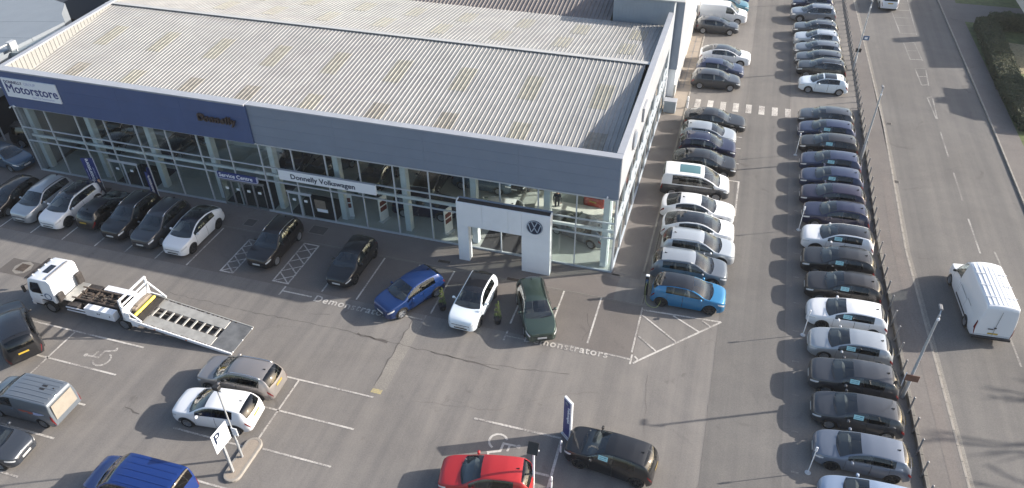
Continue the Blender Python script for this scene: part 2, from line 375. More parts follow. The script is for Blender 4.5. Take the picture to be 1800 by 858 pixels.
def wheel_meshes(R, wdt=.21, style=5):
    tyre = MB(); h = wdt/2; ri = R*.70
    tyre.lathe([(ri, -h), (R*.93, -h), (R*.985, -h*.8), (R, -h*.5), (R, h*.5), (R*.985, h*.8), (R*.93, h), (ri, h)], n=22, axis='y')
    rim = MB(); rim.lathe([(ri, h*.92), (ri*.95, h*.86), (ri*.93, h*.25), (.0001, h*.2)], n=22, axis='y')
    for k in range(style):
        a = 2*math.pi*k/style
        for sgn in (-1, 1):
            a2 = a+sgn*.16
            p0 = Vector((math.cos(a)*R*.10, h*.66, math.sin(a)*R*.10)); p1 = Vector((math.cos(a2)*ri*.95, h*.84, math.sin(a2)*ri*.95)); rim.bar(p0, p1, R*.085, .03, up=(0, 1, 0))
    rim.lathe([(R*.15, h*.55), (R*.15, h*.74), (.0001, h*.76)], n=10, axis='y')
    well = MB(); well.lathe([(ri*.95, h*.24), (.0001, h*.24)], n=16, axis='y')
    return tyre, rim

TYPES = {}
def build_type(name, q):
    s = CarShape(q); L = q['L']; parts = []       # (part name, mesh, material key, parent index or None, loc)
    keys = sorted(set([round(x, 3) for x in list(np.linspace(0, L, 40))+[.03, .07, .13, .2, L-.03, L-.07, L-.13, L-.2, q['ws0'], q['ws1'], q['rw0'], q['rw1'], q.get('bon0', .22), q['ws0']-.05]
        + [x for ww in q['win'] for x in ww] + [x for ww in q.get('doors', []) for x in (ww[0], ww[1], ww[0]+.012, ww[1]-.012)]
        + [a+s.ra*c for a in s.ax for c in (-1.0, -.985, -.93, -.82, -.6, -.3, 0, .3, .6, .82, .93, .985, 1.0)]]))
    must = set(round(x, 3) for x in [0, L, q['ws0'], q['ws1'], q['rw0'], q['rw1']]+[x for ww in q['win'] for x in ww]+[x for ww in q.get('doors', []) for x in (ww[0], ww[1], ww[0]+.012, ww[1]-.012)])
    st = []
    for k in keys:
        if k < 0 or k > L: continue
        if st and k-st[-1] < .011 and k not in must: continue
        st.append(k)
    ns = len(st); P = {}
    for i, t in enumerate(st):
        for side in (1, -1):
            for r in range(NR):
                if r == NR-1 and side == -1: P[(i, r, -1)] = P[(i, r, 1)]; continue
                P[(i, r, side)] = s.pt(t, float(r) if r < NR-1 else NR-1.0001, side)
    def inr(a, b, t0, t1): return t0-1e-4 <= a and b <= t1+1e-4
    groups = {}
    for i in range(ns-1):
        a, b = st[i], st[i+1]
        for side in (1, -1):
            for r in range(NR-1):
                key = 'body'
                if 7 <= r <= 10:
                    for k, ww in enumerate(q['win']):
                        if inr(a, b, *ww): key = ('side_window', k, side)
                    if key == 'body' and q['win'] and q['win'][0][0] < a and b < q['win'][-1][1]: key = ('pillar', sum(ww[1] <= a+1e-4 for ww in q['win']), side)
                elif 13 <= r:
                    if inr(a, b, q['ws0'], q['ws1']): key = 'windscreen'
                    elif inr(a, b, q['rw0'], q['rw1']) and q.get('rearglass', True): key = 'rear_window'
                    elif inr(a, b, q['ws1'], q.get('roof_end', q['rw0'])): key = 'roof'
                    elif inr(a, b, q.get('bon0', .22), q['ws0']-.05): key = 'bonnet'
                elif r == 12 and q.get('full_roof'):
                    if inr(a, b, q['ws1'], q.get('roof_end', q['rw0'])): key = 'roof'
                if 1 <= r <= 5:
                    for k, ww in enumerate(q.get('doors', [])):
                        if inr(a, b, ww[0]+.012, ww[1]-.012): key = ('door', k, side)
                        elif inr(a, b, ww[0], ww[1]): key = 'seam'
                if q.get('two_tone') and key in ('body', 'bonnet') and r >= q['two_tone']: key = 'upper_body'
                groups.setdefault(key, []).append((i, r, side))
    # smooth vertex normals of the whole shell
    acc = {}
    for cells in groups.values():
        for (i, r, side) in cells:
            c = [(i, r, side), (i+1, r, side), (i+1, r+1, side), (i, r+1, side)]
            n = (P[c[2]]-P[c[0]]).cross(P[c[3]]-P[c[1]])
            if n.length < 1e-9: continue
            n = n.normalized()*(1 if side > 0 else -1)
            for k in c:
                kk = (k[0], k[1], 1) if k[1] == NR-1 else k
                acc[kk] = acc.get(kk, Vector((0, 0, 0)))+n
    def cells_mesh(nm, cells, mk, caps=False):
        idx = {}; vs = []; fs = []; nn = []
        def vi(k):
            kk = (k[0], k[1], 1) if k[1] == NR-1 else k
            if kk not in idx: idx[kk] = len(vs); vs.append(P[kk]); n = acc.get(kk, Vector((0, 0, 1))); nn.append(n.normalized() if n.length > 1e-9 else Vector((0, 0, 1)))
            return idx[kk]
        for (i, r, side) in cells:
            c = [(i, r, side), (i+1, r, side), (i+1, r+1, side), (i, r+1, side)]
            ff = [vi(k) for k in c]
            if side < 0: ff = ff[::-1]
            if len(set(ff)) >= 3: fs.append(tuple(dict.fromkeys(ff)))
        if caps:
            for e in (0, ns-1):
                base = len(vs); n = Vector((1 if e == 0 else -1, 0, 0))
                for r in range(NR):
                    vs.append(P[(e, r, 1)]); nn.append(n); vs.append(P[(e, r, -1)]); nn.append(n)
                for r in range(NR-1):
                    ff = (base+2*r, base+2*r+1, base+2*r+3, base+2*r+2)
                    if r == NR-2: ff = (base+2*r, base+2*r+1, base+2*r+2)
                    fs.append(ff[::-1] if e == 0 else ff)
        me = bpy.data.meshes.new(name+'_'+nm); me.from_pydata([tuple(v) for v in vs], [], fs); me.materials.append(MATS[mk] if mk in MATS else None)
        me.polygons.foreach_set('use_smooth', [True]*len(me.polygons)); me.update()
        try: me.normals_split_custom_set_from_vertices([tuple(n) for n in nn])
        except Exception: pass
        return me
    def add(nm, me, mk, par=None, loc=None, rot=None): parts.append((nm, me, mk, par, loc, rot)); return len(parts)-1
    for key, cells in groups.items():
        nm = key if isinstance(key, str) else key[0]
        if nm == 'body': add('body', cells_mesh('body', cells, 'white_metal', True), 'PAINT')
        elif nm == 'upper_body': add('upper_body', cells_mesh('upper', cells, 'white_metal'), 'PAINT2')
        elif nm == 'bonnet': add('bonnet', cells_mesh('bonnet', cells, 'white_metal'), 'PAINT2' if q.get('two_tone') else 'PAINT')
        elif nm == 'roof': add('roof', cells_mesh('roof', cells, 'white_metal'), 'ROOF')
        elif nm == 'windscreen': add('windscreen', cells_mesh('windscreen', cells, 'car_glass'), 'car_glass')
        elif nm == 'rear_window': add('rear_window', cells_mesh('rearwin', cells, 'car_glass_dark'), 'car_glass_dark')
        elif nm == 'side_window': add('side_window', cells_mesh('sidewin', cells, 'car_glass'), 'car_glass' if key[1] == 0 else 'car_glass_dark')
        elif nm == 'pillar': add('window_pillar', cells_mesh('pillar', cells, 'black_gloss'), 'black_gloss')
        elif nm == 'seam': continue
        elif nm == 'door':
            di = add('door', cells_mesh('door', cells, 'white_metal'), 'PAINT')
            ww = q['doors'][key[1]]; t = ww[1]-.17; p = s.pt(t, 5.35, key[2]); mb = MB().bbox(p.x-.09, p.x+.09, p.y-.015, p.y+.02*key[2]+.006, p.z-.014, p.z+.014, .005)
            add('door_handle', mb.mesh(name+'_handle', 'chrome'), 'HANDLE', di)
    for side in (1, -1):
        h = q.get('head', (.05, .42, 4.7, 6.2)); add('headlight', s.patch(h[0], h[1], h[2], h[3], side, .010, taper=(.35, 0)).mesh(name+'_head', 'lamp_clear', True), 'lamp_clear')
        tl = q.get('tail', (L-.03, L-.26, 4.3, 6.1)); add('tail_light', s.patch(tl[0], tl[1], tl[2], tl[3], side, .012, taper=(.3, -.2)).mesh(name+'_tail', 'lamp_red', True), 'lamp_red')
        # mirror
        t = q['ws0']+q.get('mir', .48); z = s.belt(t)+.085; y = s.wid(t)*s.W/2*.955
        mb = MB(); mb.bbox(L/2-t-.06, L/2-t+.075, side*(y+.05) if side > 0 else side*(y+.23), side*(y+.23) if side > 0 else side*(y+.05), z-.065, z+.075, .035)
        mb.box(L/2-t-.02, L/2-t+.04, min(side*(y-.03), side*(y+.08)), max(side*(y-.03), side*(y+.08)), z-.06, z-.03)
        add('door_mirror', mb.mesh(name+'_mirror', 'white_metal', True, 40), 'MIRROR')
    # front grilles, plates
    xf = L/2; zl = s.sill(0); zt = s.top(0)
    g = MB(); wg = s.wid(0)*s.W/2
    g.bbox(xf-.02, xf+.008, -wg*.66, wg*.66, zl+.05, zl+.05+(zt-zl)*.24, .006); add('lower_grille', g.mesh(name+'_lg', 'black_plastic'), 'black_plastic')
    g = MB(); g.bbox(xf-.02, xf+.008, -wg*.9, wg*.9, zl+(zt-zl)*.80, zl+(zt-zl)*.90, .005); add('grille', g.mesh(name+'_ug', 'black_gloss'), q.get('grille', 'black_gloss'))
    g = MB(); g.bbox(xf+.002, xf+.020, -.26, .26, zl+(zt-zl)*.42, zl+(zt-zl)*.42+.11, .003); add('number_plate', g.mesh(name+'_pf', 'plate_white'), 'plate_white')
    tz = q.get('plate_z', .78); lo, hi = q['rw1'], L
    for _ in range(40):
        mid = (lo+hi)/2
        if s.top(mid) > tz: lo = mid
        else: hi = mid
    c = s.pt(lo, NR-1.0001); n = s.nrm(lo, NR-1.02); up = Vector((0, 1, 0)).cross(n)
    if up.z < 0: up = -up
    c = c+n*.015; g = MB(); g.quad(*[c+Vector((0, sy*.26, 0))+up*su*.057 for sy, su in ((-1, -1), (1, -1), (1, 1), (-1, 1))]); add('rear_number_plate', g.mesh(name+'_pr', 'plate_yellow', recalc=False), 'plate_yellow')
    # antenna fin
    if q.get('fin', True):
        t = q['rw0']-.22; z = s.top(t); g = MB().add([(L/2-t-.09, -.025, z-.01), (L/2-t-.09, .025, z-.01), (L/2-t+.10, .02, z-.01), (L/2-t+.10, -.02, z-.01), (L/2-t-.09, 0, z+.075), (L/2-t-.03, 0, z+.06)], [(0, 1, 4), (1, 2, 5, 4), (0, 4, 5, 3), (2, 3, 5)]); add('roof_antenna', g.mesh(name+'_fin', 'black_gloss'), 'FIN')
    if q.get('rails'):
        for side in (1, -1):
            g = MB(); pts = []
            for t in np.linspace(q['ws1']+.06, q['rw0']-.10, 9): p = s.pt(float(t), 12.7, side); pts.append(p+Vector((0, 0, .045)))
            pts[0].z -= .045; pts[-1].z -= .045; g.pipe(pts, .02, 8); add('roof_rail', g.mesh(name+'_rail', 'chrome', True), 'RAIL')
    if q.get('clad'):
        for side in (1, -1):
            for a in s.ax:
                g = MB(); n = 16; vs = []
                for k in range(n+1):
                    th = math.pi*k/n; t = a-math.cos(th)*s.ra
                    for rr, off in ((s.ra-.005, .012), (s.ra+.065, .016)):
                        tt = a-math.cos(th)*rr; z = s.wr+math.sin(th)*rr
                        belt = min(s.belt(a), s.top(a)-.012); wd = s.wid(min(max(tt, 0), L))*s.W/2; u = max(0, min(1, (z-s.gc)/(belt-s.gc))); tk = q.get('tuck', .07)
                        y = wd*(1-tk*(1-u/.55)**2) if u < .55 else wd*(1-.045*((u-.55)/.45)**2)
                        vs.append((L/2-tt, side*(y+off), z))
                g.add(vs, [(2*k, 2*k+1, 2*k+3, 2*k+2) for k in range(n)]); add('wheel_arch_trim', g.mesh(name+'_arch', 'black_plastic', True), 'CLAD')
    if q.get('ribs'):
        t0, t1 = q['ws1']+.12, q['rw0']-.12
        for k in range(q['ribs']):
            g = MB()
            yy = (k-(q['ribs']-1)/2)/((q['ribs']-1)/2)*s.ring((t0+t1)/2)[1]*.82
            nseg = 8
            for a in range(nseg):
                ta, tb = t0+(t1-t0)*a/nseg, t0+(t1-t0)*(a+1)/nseg
                za = s.top(ta)-(s.top(ta)-s.ring(ta)[0][12][1])*(yy/s.ring(ta)[1])**2; zb_ = s.top(tb)-(s.top(tb)-s.ring(tb)[0][12][1])*(yy/s.ring(tb)[1])**2
                g.bar((L/2-ta, yy, za+.004), (L/2-tb, yy, zb_+.004), .07, .024)
            add('roof_rib', g.mesh(name+'_rib', 'white_metal'), 'ROOF')
    if q.get('sunroof'):
        t0, t1, f = q['sunroof']; g = MB(); vs = []; n = 6
        for i in range(n+1):
            for j in range(9):
                t = t0+(t1-t0)*i/n; rr, ye = s.ring(t); k = j/4-1; y = k*f*ye; z = s.top(t)-(s.top(t)-rr[12][1])*(y/ye)**2
                vs.append((L/2-t, y, z+.012))
        g.add(vs, [(i*9+j, (i+1)*9+j, (i+1)*9+j+1, i*9+j+1) for i in range(n) for j in range(8)]); add('glass_roof', g.mesh(name+'_sun', 'black_gloss', True), q.get('sunmat', 'black_gloss'))
    # underbody, cabin
    g = MB(); g.box(-L/2+.32, L/2-.32, -s.W/2+.30, s.W/2-.30, s.gc+.015, s.wr+.24); add('underbody', g.mesh(name+'_under', 'black_plastic'), 'black_plastic')
    ws = q['ws0']; bz = s.belt(ws+.6); yw = s.wid(ws+.5)*s.W/2*.955-.09
    g = MB(); g.add([(L/2-ws+.02, -yw, bz-.06), (L/2-ws+.02, yw, bz-.06), (L/2-ws-.38, yw, bz+.03), (L/2-ws-.38, -yw, bz+.03), (L/2-ws-.55, yw, bz-.12), (L/2-ws-.55, -yw, bz-.12), (L/2-ws-.55, yw, s.wr+.24), (L/2-ws-.55, -yw, s.wr+.24)], [(0, 1, 2, 3), (3, 2, 4, 5), (5, 4, 6, 7)])
    g.box(-L/2+.3, L/2-ws+.05, -yw, yw, s.wr+.235, s.wr+.27)
    add('dashboard', g.mesh(name+'_dash', 'dash_dark'), 'dash_dark')
    sx = L/2-ws-1.12
    for side in (1, -1):
        if q.get('nodriverseat'): break
        g = MB(); y = side*.36; g.bbox(sx-.05, sx+.50, y-.25, y+.25, bz-.50, bz-.34, .05); M = Matrix.Translation((sx-.02, y, bz-.38)) @ Matrix.Rotation(RAD(-18), 4, 'Y')
        g.bbox(-.07, .07, -.24, .24, 0, .52, .05, M); g.bbox(-.05, .05, -.13, .13, .55, .74, .04, M)
        add('seat', g.mesh(name+'_seat', 'seat_dark'), 'seat_dark')
    if q.get('bench', True):
        g = MB(); sx2 = sx-.92; g.bbox(sx2-.05, sx2+.45, -.62, .62, bz-.52, bz-.36, .05); M = Matrix.Translation((sx2-.02, 0, bz-.4)) @ Matrix.Rotation(RAD(-20), 4, 'Y')
        g.bbox(-.07, .07, -.62, .62, 0, .48, .05, M)
        for y in (-.4, .4): g.bbox(-.05, .05, y-.13, y+.13, .48, .62, .04, M)
        add('rear_seat', g.mesh(name+'_bench', 'seat_dark'), 'seat_dark')
    # wheels
    ty, ri = wheel_meshes(s.wr, q.get('tw', .21), q.get('spokes', 5)); tm = ty.mesh(name+'_tyre', 'rubber', True, 35); rm = ri.mesh(name+'_rim', 'rim_silver', False)
    for a in s.ax:
        for side in (1, -1):
            y = s.wid(a)*s.W/2-.115
            wi = add('wheel', tm, 'rubber', None, (L/2-a, side*y, s.wr), (0, 0, 0 if side > 0 else math.pi))
            add('rim', rm, 'RIM', wi)
    if q.get('wiper', True):
        g = MB()
        for y0 in (-.45, .1):
            pa = s.pt(q['ws0']+.03, NR-1.0001-(abs(y0)/.7)*4)+Vector((0, 0, .02)); pa.y = y0
            g.bar(pa, (pa.x-.10, y0+.55, pa.z+.035), .02, .015)
        add('wiper', g.mesh(name+'_wip', 'black_plastic'), 'black_plastic')
    TYPES[name] = (q, parts, s)

PAINTS = {}
mat('card_print', (0.12, 0.26, 0.30), .5)
def paint(name, col, metal=0.0, rough=0.32, coat=1.0):
    m = mat('paint_'+name, col, rough if metal > .3 else .5, metal, spec=.25, coat=coat); PAINTS[name] = m; return m
paint('white', (0.66, 0.67, 0.685)); paint('white_blue', (0.66, 0.72, 0.76), .1); paint('silver', (0.35, 0.375, 0.40), .5); paint('pale_silver', (0.42, 0.45, 0.48), .4); paint('ice', (0.30, 0.37, 0.48), .35)
paint('grey', (0.155, 0.165, 0.18), .5); paint('midgrey', (0.21, 0.23, 0.26), .45); paint('dark_grey', (0.050, 0.053, 0.060), .35); paint('grey_blue', (0.145, 0.168, 0.21), .35); paint('stone', (0.27, 0.25, 0.24), .5)
paint('black', (0.0095, 0.0095, 0.011)); paint('black_brown', (0.013, 0.011, 0.011), .0); paint('navy', (0.010, 0.012, 0.042), .3); paint('navy_plum', (0.018, 0.013, 0.034), .3)
paint('slate', (.13, .15, .175), .4); paint('blue', (0.024, 0.034, 0.078), .3); paint('royal', (0.010, 0.034, 0.128), .35); paint('azure', (0.028, 0.18, 0.36), .35); paint('teal', (0.07, 0.19, 0.24), .35); paint('van_blue', (0.007, 0.030, 0.155), .2); paint('bluegrey', (0.06, 0.10, 0.15), .4)
paint('red', (0.36, 0.018, 0.020), .1); paint('green', (0.050, 0.075, 0.062), .5); paint('van_grey', (0.13, 0.15, 0.175), .3); paint('orange_red', (0.50, 0.055, 0.03))

def car(ty, col, x, y, hd, label, roof=None, rim='rim_silver', rail='chrome', group=None, cat='car', name='parked_car', upper=None, card=False, clad='black_plastic', mirror=None, drop=(), tint=None, rearplate='plate_yellow', z=0.0):
    q, parts, s = TYPES[ty]
    root = empty(name, (x, y, z), RAD(hd)); tag(root, label, cat, group)
    rep = {'PAINT': PAINTS[col], 'PAINT2': PAINTS[upper or col], 'ROOF': (PAINTS[roof] if roof in PAINTS else MATS[roof]) if roof else PAINTS[upper or col], 'RIM': MATS[rim], 'RAIL': MATS[rail], 'MIRROR': PAINTS[mirror or col] if (mirror or col) in PAINTS else MATS[mirror], 'HANDLE': PAINTS[col], 'FIN': MATS['black_gloss'], 'CLAD': MATS[clad]}
    made = {}
    for k, (nm, me, mk, par, loc, rot) in enumerate(parts):
        if nm in drop: continue
        m = rep.get(mk) or MATS[mk]
        if nm == 'rear_number_plate': nm = 'number_plate'
        made[k] = obj_of(nm, me, made[par] if par is not None else root, loc, rot, m)
    if card:
        ww = q['win'][0]; t = ww[0]+(ww[1]-ww[0])*.62; sd_ = 1 if card is True else card
        c0 = s.pt(t, 8.9, sd_); n = s.nrm(t, 8.9, sd_); up = (s.pt(t, 10, sd_)-s.pt(t, 8, sd_)).normalized(); fw = Vector((1, 0, 0)); c0 = c0+n*.012
        g = MB(); g.quad(*[c0+fw*a*.225+up*b*.115 for a, b in ((-1, -1), (1, -1), (1, 1), (-1, 1))]); me = g.mesh('price_card', 'card_cyan', recalc=False)
        pc = obj_of('price_card', me, root)
        g = MB()
        for a0, a1, b0, b1 in ((-.75, -.2, .1, .55), (-.1, .7, .25, .5), (-.7, .75, -.55, -.3)): g.quad(*[c0+n*.003+fw*a*.225+up*b*.115 for a, b in ((a0, b0), (a1, b0), (a1, b1), (a0, b1))])
        obj_of('card_print', g.mesh('card_print', 'card_print', recalc=False), pc)
    return root

def std(L, W, H, fo, wb, wr, **k):
    # generic two-box proportions scaled from a compact hatchback
    q = dict(L=L, W=W, fo=fo, wb=wb, wr=wr, tum=.54, ws0=1.12, ws1=1.98, rw0=L-.52, rw1=L-.22)
    q.update(k); return q
L = 4.28
build_type('hatch', std(L, 1.80, 1.47, .86, 2.63, .325, win=[(1.42, 2.42), (2.50, 3.42)], doors=[(1.36, 2.46), (2.46, 3.24)],
    top=[(0, .60), (.05, .70), (.2, .79), (.6, .89), (1.12, .985), (1.55, 1.22), (1.98, 1.37), (2.35, 1.43), (2.9, 1.445), (3.4, 1.42), (3.76, 1.36), (4.06, 1.04), (4.17, .80), (4.25, .60), (4.28, .46)],
    belt=[(0, .56), (.08, .64), (.3, .73), (.7, .82), (1.12, .89), (2.2, .92), (3.2, .955), (3.7, .97), (4.0, .90), (4.15, .74), (4.28, .42)],
    wid=[(0, .60), (.06, .72), (.16, .83), (.34, .92), (.7, .985), (1.2, 1.0), (3.2, 1.0), (3.7, .975), (4.0, .93), (4.18, .85), (4.28, .70)]))
L = 4.05
build_type('small', std(L, 1.75, 1.45, .80, 2.55, .315, win=[(1.36, 2.30), (2.38, 3.22)], doors=[(1.30, 2.34), (2.34, 3.06)], ws0=1.08, ws1=1.90,
    top=[(0, .60), (.05, .70), (.2, .79), (.6, .89), (1.08, .985), (1.5, 1.22), (1.90, 1.39), (2.25, 1.45), (2.8, 1.455), (3.2, 1.42), (3.53, 1.35), (3.83, 1.03), (3.94, .80), (4.02, .60), (4.05, .46)],
    belt=[(0, .56), (.08, .64), (.3, .73), (.7, .82), (1.08, .89), (2.2, .92), (3.0, .955), (3.47, .97), (3.77, .90), (3.92, .74), (4.05, .42)],
    wid=[(0, .60), (.06, .72), (.16, .83), (.34, .92), (.7, .985), (1.2, 1.0), (3.0, 1.0), (3.47, .975), (3.77, .93), (3.95, .85), (4.05, .70)]))
def suv_q(L, W, H, fo, wb, wr, **k):
    d = H-1.60
    q = std(L, W, H, fo, wb, wr, gc=.23, tum=.48, ws0=1.18, ws1=2.00, rw0=L-.50, rw1=L-.18, plate_z=.92, clad=True, rails=True,
        win=[(1.46, 2.46), (2.54, 3.36), (3.42, L-.66)], doors=[(1.40, 2.50), (2.50, 3.36)],
        top=[(0, .70), (.05, .84), (.2, .93), (.6, 1.01), (1.18, 1.09), (1.6, 1.33), (2.0, 1.52+d), (2.4, 1.59+d), (3.0, 1.60+d), (L-.9, 1.57+d), (L-.5, 1.50+d), (L-.18, 1.12), (L-.08, .86), (L-.02, .66), (L, .52)],
        belt=[(0, .66), (.08, .76), (.3, .85), (.7, .93), (1.18, .99), (2.2, 1.02), (3.2, 1.05), (L-.55, 1.07), (L-.25, .98), (L-.12, .80), (L, .48)],
        wid=[(0, .64), (.06, .76), (.16, .86), (.34, .94), (.7, .99), (1.2, 1.0), (L-1.0, 1.0), (L-.5, .975), (L-.25, .93), (L-.1, .86), (L, .74)], tail=(L-.03, L-.24, 4.6, 6.1))
    q.update(k); return q
build_type('suv', suv_q(4.48, 1.84, 1.66, .90, 2.68, .35))
build_type('suv_small', suv_q(4.23, 1.82, 1.58, .86, 2.60, .34, rails=True, win=[(1.46, 2.42), (2.50, 3.40)]))
build_type('suv_plain', suv_q(4.30, 1.82, 1.60, .88, 2.60, .34, rails=False, win=[(1.46, 2.42), (2.50, 3.46)]))
build_type('id4', suv_q(4.58, 1.86, 1.62, .86, 2.77, .365, ws0=1.02, ws1=2.02, clad=True, rw0=4.58-.62, rw1=4.58-.20, win=[(1.34, 2.44), (2.52, 3.40), (3.46, 3.86)], doors=[(1.36, 2.48), (2.48, 3.42)], fin=True))
q = suv_q(4.62, 1.86, 1.60, .88, 2.77, .365, ws0=1.05, ws1=2.04, rw0=3.55, rw1=4.36, rails=False, clad=False, win=[(1.36, 2.46), (2.54, 3.52)], doors=[(1.36, 2.50), (2.50, 3.42)])
q['top'] = [(0, .70), (.05, .84), (.2, .93), (.6, 1.0), (1.05, 1.07), (1.55, 1.33), (2.04, 1.52), (2.45, 1.58), (2.9, 1.575), (3.55, 1.47), (4.0, 1.30), (4.36, 1.13), (4.52, 1.02), (4.59, .72), (4.62, .50)]
build_type('coupe_suv', q)
q = std(4.86, 1.87, 1.45, .93, 2.84, .345, ws0=1.40, ws1=2.28, rw0=3.62, rw1=4.42, win=[(1.74, 2.78), (2.86, 3.86)], doors=[(1.66, 2.82), (2.82, 3.72)], head=(.05, .5, 4.8, 6.2),
    top=[(0, .60), (.05, .70), (.2, .78), (.7, .88), (1.40, .97), (1.85, 1.21), (2.28, 1.38), (2.7, 1.45), (3.1, 1.44), (3.62, 1.36), (4.1, 1.17), (4.42, 1.05), (4.72, .97), (4.82, .70), (4.86, .46)],
    belt=[(0, .56), (.08, .64), (.3, .73), (.8, .82), (1.40, .90), (2.5, .93), (3.6, .955), (4.2, .95), (4.6, .90), (4.76, .74), (4.86, .42)],
    wid=[(0, .60), (.06, .72), (.16, .83), (.36, .92), (.8, .985), (1.4, 1.0), (3.7, 1.0), (4.3, .97), (4.6, .92), (4.78, .84), (4.86, .70)])
build_type('fastback', q)
q = suv_q(4.26, 1.81, 1.57, .82, 2.77, .36, ws0=.92, ws1=1.94, gc=.19, clad=False, rails=False, win=[(1.22, 2.36), (2.44, 3.40)], doors=[(1.30, 2.40), (2.40, 3.30)])
q['full_roof'] = True
build_type('ev_hatch', q)
q = suv_q(4.53, 1.83, 1.66, .92, 2.79, .325, ws0=1.02, ws1=1.92, gc=.18, clad=False, rails=True, win=[(1.34, 2.40), (2.48, 3.36), (3.42, 4.02)], doors=[(1.36, 2.44), (2.44, 3.30)], rw0=4.53-.36, rw1=4.53-.14)
build_type('mpv', q)
q = suv_q(4.95, 2.0, 1.86, .90, 2.92, .385, ws0=1.28, ws1=2.05, gc=.28, tum=.34, clad=False, rails=False, rw0=4.95-.34, rw1=4.95-.10, win=[(1.56, 2.56), (2.64, 3.5), (3.56, 4.4)], doors=[(1.5, 2.6), (2.6, 3.5)], plate_z=.95, tail=(4.93, 4.78, 5.0, 6.4))
q['top'] = [(0, .80), (.05, .96), (.2, 1.05), (.6, 1.12), (1.28, 1.18), (1.65, 1.46), (2.05, 1.72), (2.4, 1.80), (3.0, 1.86), (4.2, 1.84), (4.61, 1.77), (4.85, 1.25), (4.90, 1.0), (4.93, .72), (4.95, .55)]
q['sunroof'] = (2.3, 4.4, .84); build_type('large_suv', q)
def van_q(L, W, H, fo, wb, wr, ws0, ws1, **k):
    q = dict(L=L, W=W, fo=fo, wb=wb, wr=wr, gc=.24, tum=.13, ef=.93, tuck=.04, bulge=.03, ws0=ws0, ws1=ws1, rw0=L-.14, rw1=L-.06, rearglass=False, bench=False, fin=False, plate_z=.8, bow=.12, rbow=.02, mir=.35,
        top=[(0, .75), (.06, .88), (.25, 1.0), (ws0*.7, 1.10), (ws0, 1.18), ((ws0+ws1)/2, 1.18+(H-1.26)*.55), (ws1, H-.07), (ws1+.5, H-.01), (L*.6, H), (L-.4, H-.01), (L-.14, H-.04), (L-.06, H-.25), (L-.03, 1.0), (L-.012, .6), (L, .45)],
        belt=[(0, .72), (.08, .82), (.3, .92), (ws0, 1.04), (ws1, 1.06), (L-.3, 1.07), (L-.08, 1.05), (L-.03, .8), (L, .42)],
        wid=[(0, .68), (.08, .80), (.25, .91), (.6, .98), (1.0, 1.0), (L-.5, 1.0), (L-.1, .985), (L-.03, .96), (L, .93)],
        win=[(ws0+.30, ws0+1.18)], doors=[(ws0+.22, ws0+1.26)], head=(.06, .45, 4.9, 6.3), tail=(L-.005, L-.13, 3.2, 6.4), ribs=5)
    q.update(k); return q
build_type('van', van_q(4.90, 1.92, 1.92, .90, 3.0, .335, 1.00, 1.85, doors=[(1.22, 2.3), (2.42, 3.35)]))
build_type('van_compact', van_q(4.45, 1.84, 1.84, .87, 2.75, .325, .95, 1.75, doors=[(1.17, 2.2), (2.32, 3.1)], ribs=6))
build_type('kombi', van_q(4.90, 1.92, 1.94, .90, 3.0, .335, 1.00, 1.85, win=[(1.30, 2.18), (2.30, 3.4), (3.5, 4.6)], doors=[(1.22, 2.3), (2.42, 3.35)], rearglass=True, rw0=4.9-.16, rw1=4.9-.04, bench=True))
qz = van_q(5.90, 2.02, 2.62, 1.0, 3.66, .345, 1.0, 1.95, ribs=7, doors=[(1.22, 2.35), (2.5, 3.8)], tum=.14, gc=.30, plate_z=.72, tw=.24)
qz['win'] = [(1.30, 2.12)]; qz['tail'] = (5.895, 5.74, 3.6, 7.4)
qz['belt'] = [(0, .78), (.08, .9), (.3, 1.02), (1.0, 1.22), (1.95, 1.28), (5.6, 1.28), (5.82, 1.25), (5.87, .9), (5.9, .45)]
build_type('panel_van', qz)
qb = van_q(4.71, 1.98, 1.93, .86, 2.99, .37, .78, 1.86, win=[(1.12, 2.2), (2.3, 3.95)], doors=[(1.3, 2.3), (2.4, 3.35)], ribs=0, rearglass=True, rw0=4.71-.20, rw1=4.71-.05, two_tone=6, bench=True, head=(.06, .4, 4.6, 5.8), wiper=True)
qb['sunroof'] = (2.1, 3.5, .62); qb['sunmat'] = 'teal_glass'; mat('teal_glass', (0.07, 0.15, 0.16), .12, coat=.8)
qb['top'] = [(0, .80), (.05, .95), (.2, 1.06), (.5, 1.13), (.78, 1.20), (1.3, 1.55), (1.86, 1.83), (2.3, 1.91), (3.0, 1.93), (4.2, 1.91), (4.51, 1.86), (4.66, 1.4), (4.69, 1.0), (4.70, .6), (4.71, .45)]
build_type('electric_bus', qb)

# ------------------------------------------------------------------ ground, road, pavements
Z1, Z2, Z3 = .004, .008, .012
structure('ground', MB().quad((-600, -300, 0), (700, -300, 0), (700, 900, 0), (-600, 900, 0)), 'asphalt_lot')
structure('forecourt_pavement', MB().quad((-52, 33.42, Z1), (-4.2, 33.42, Z1), (-4.2, 35.72, Z1), (-52, 35.72, Z1)), 'asphalt_front')
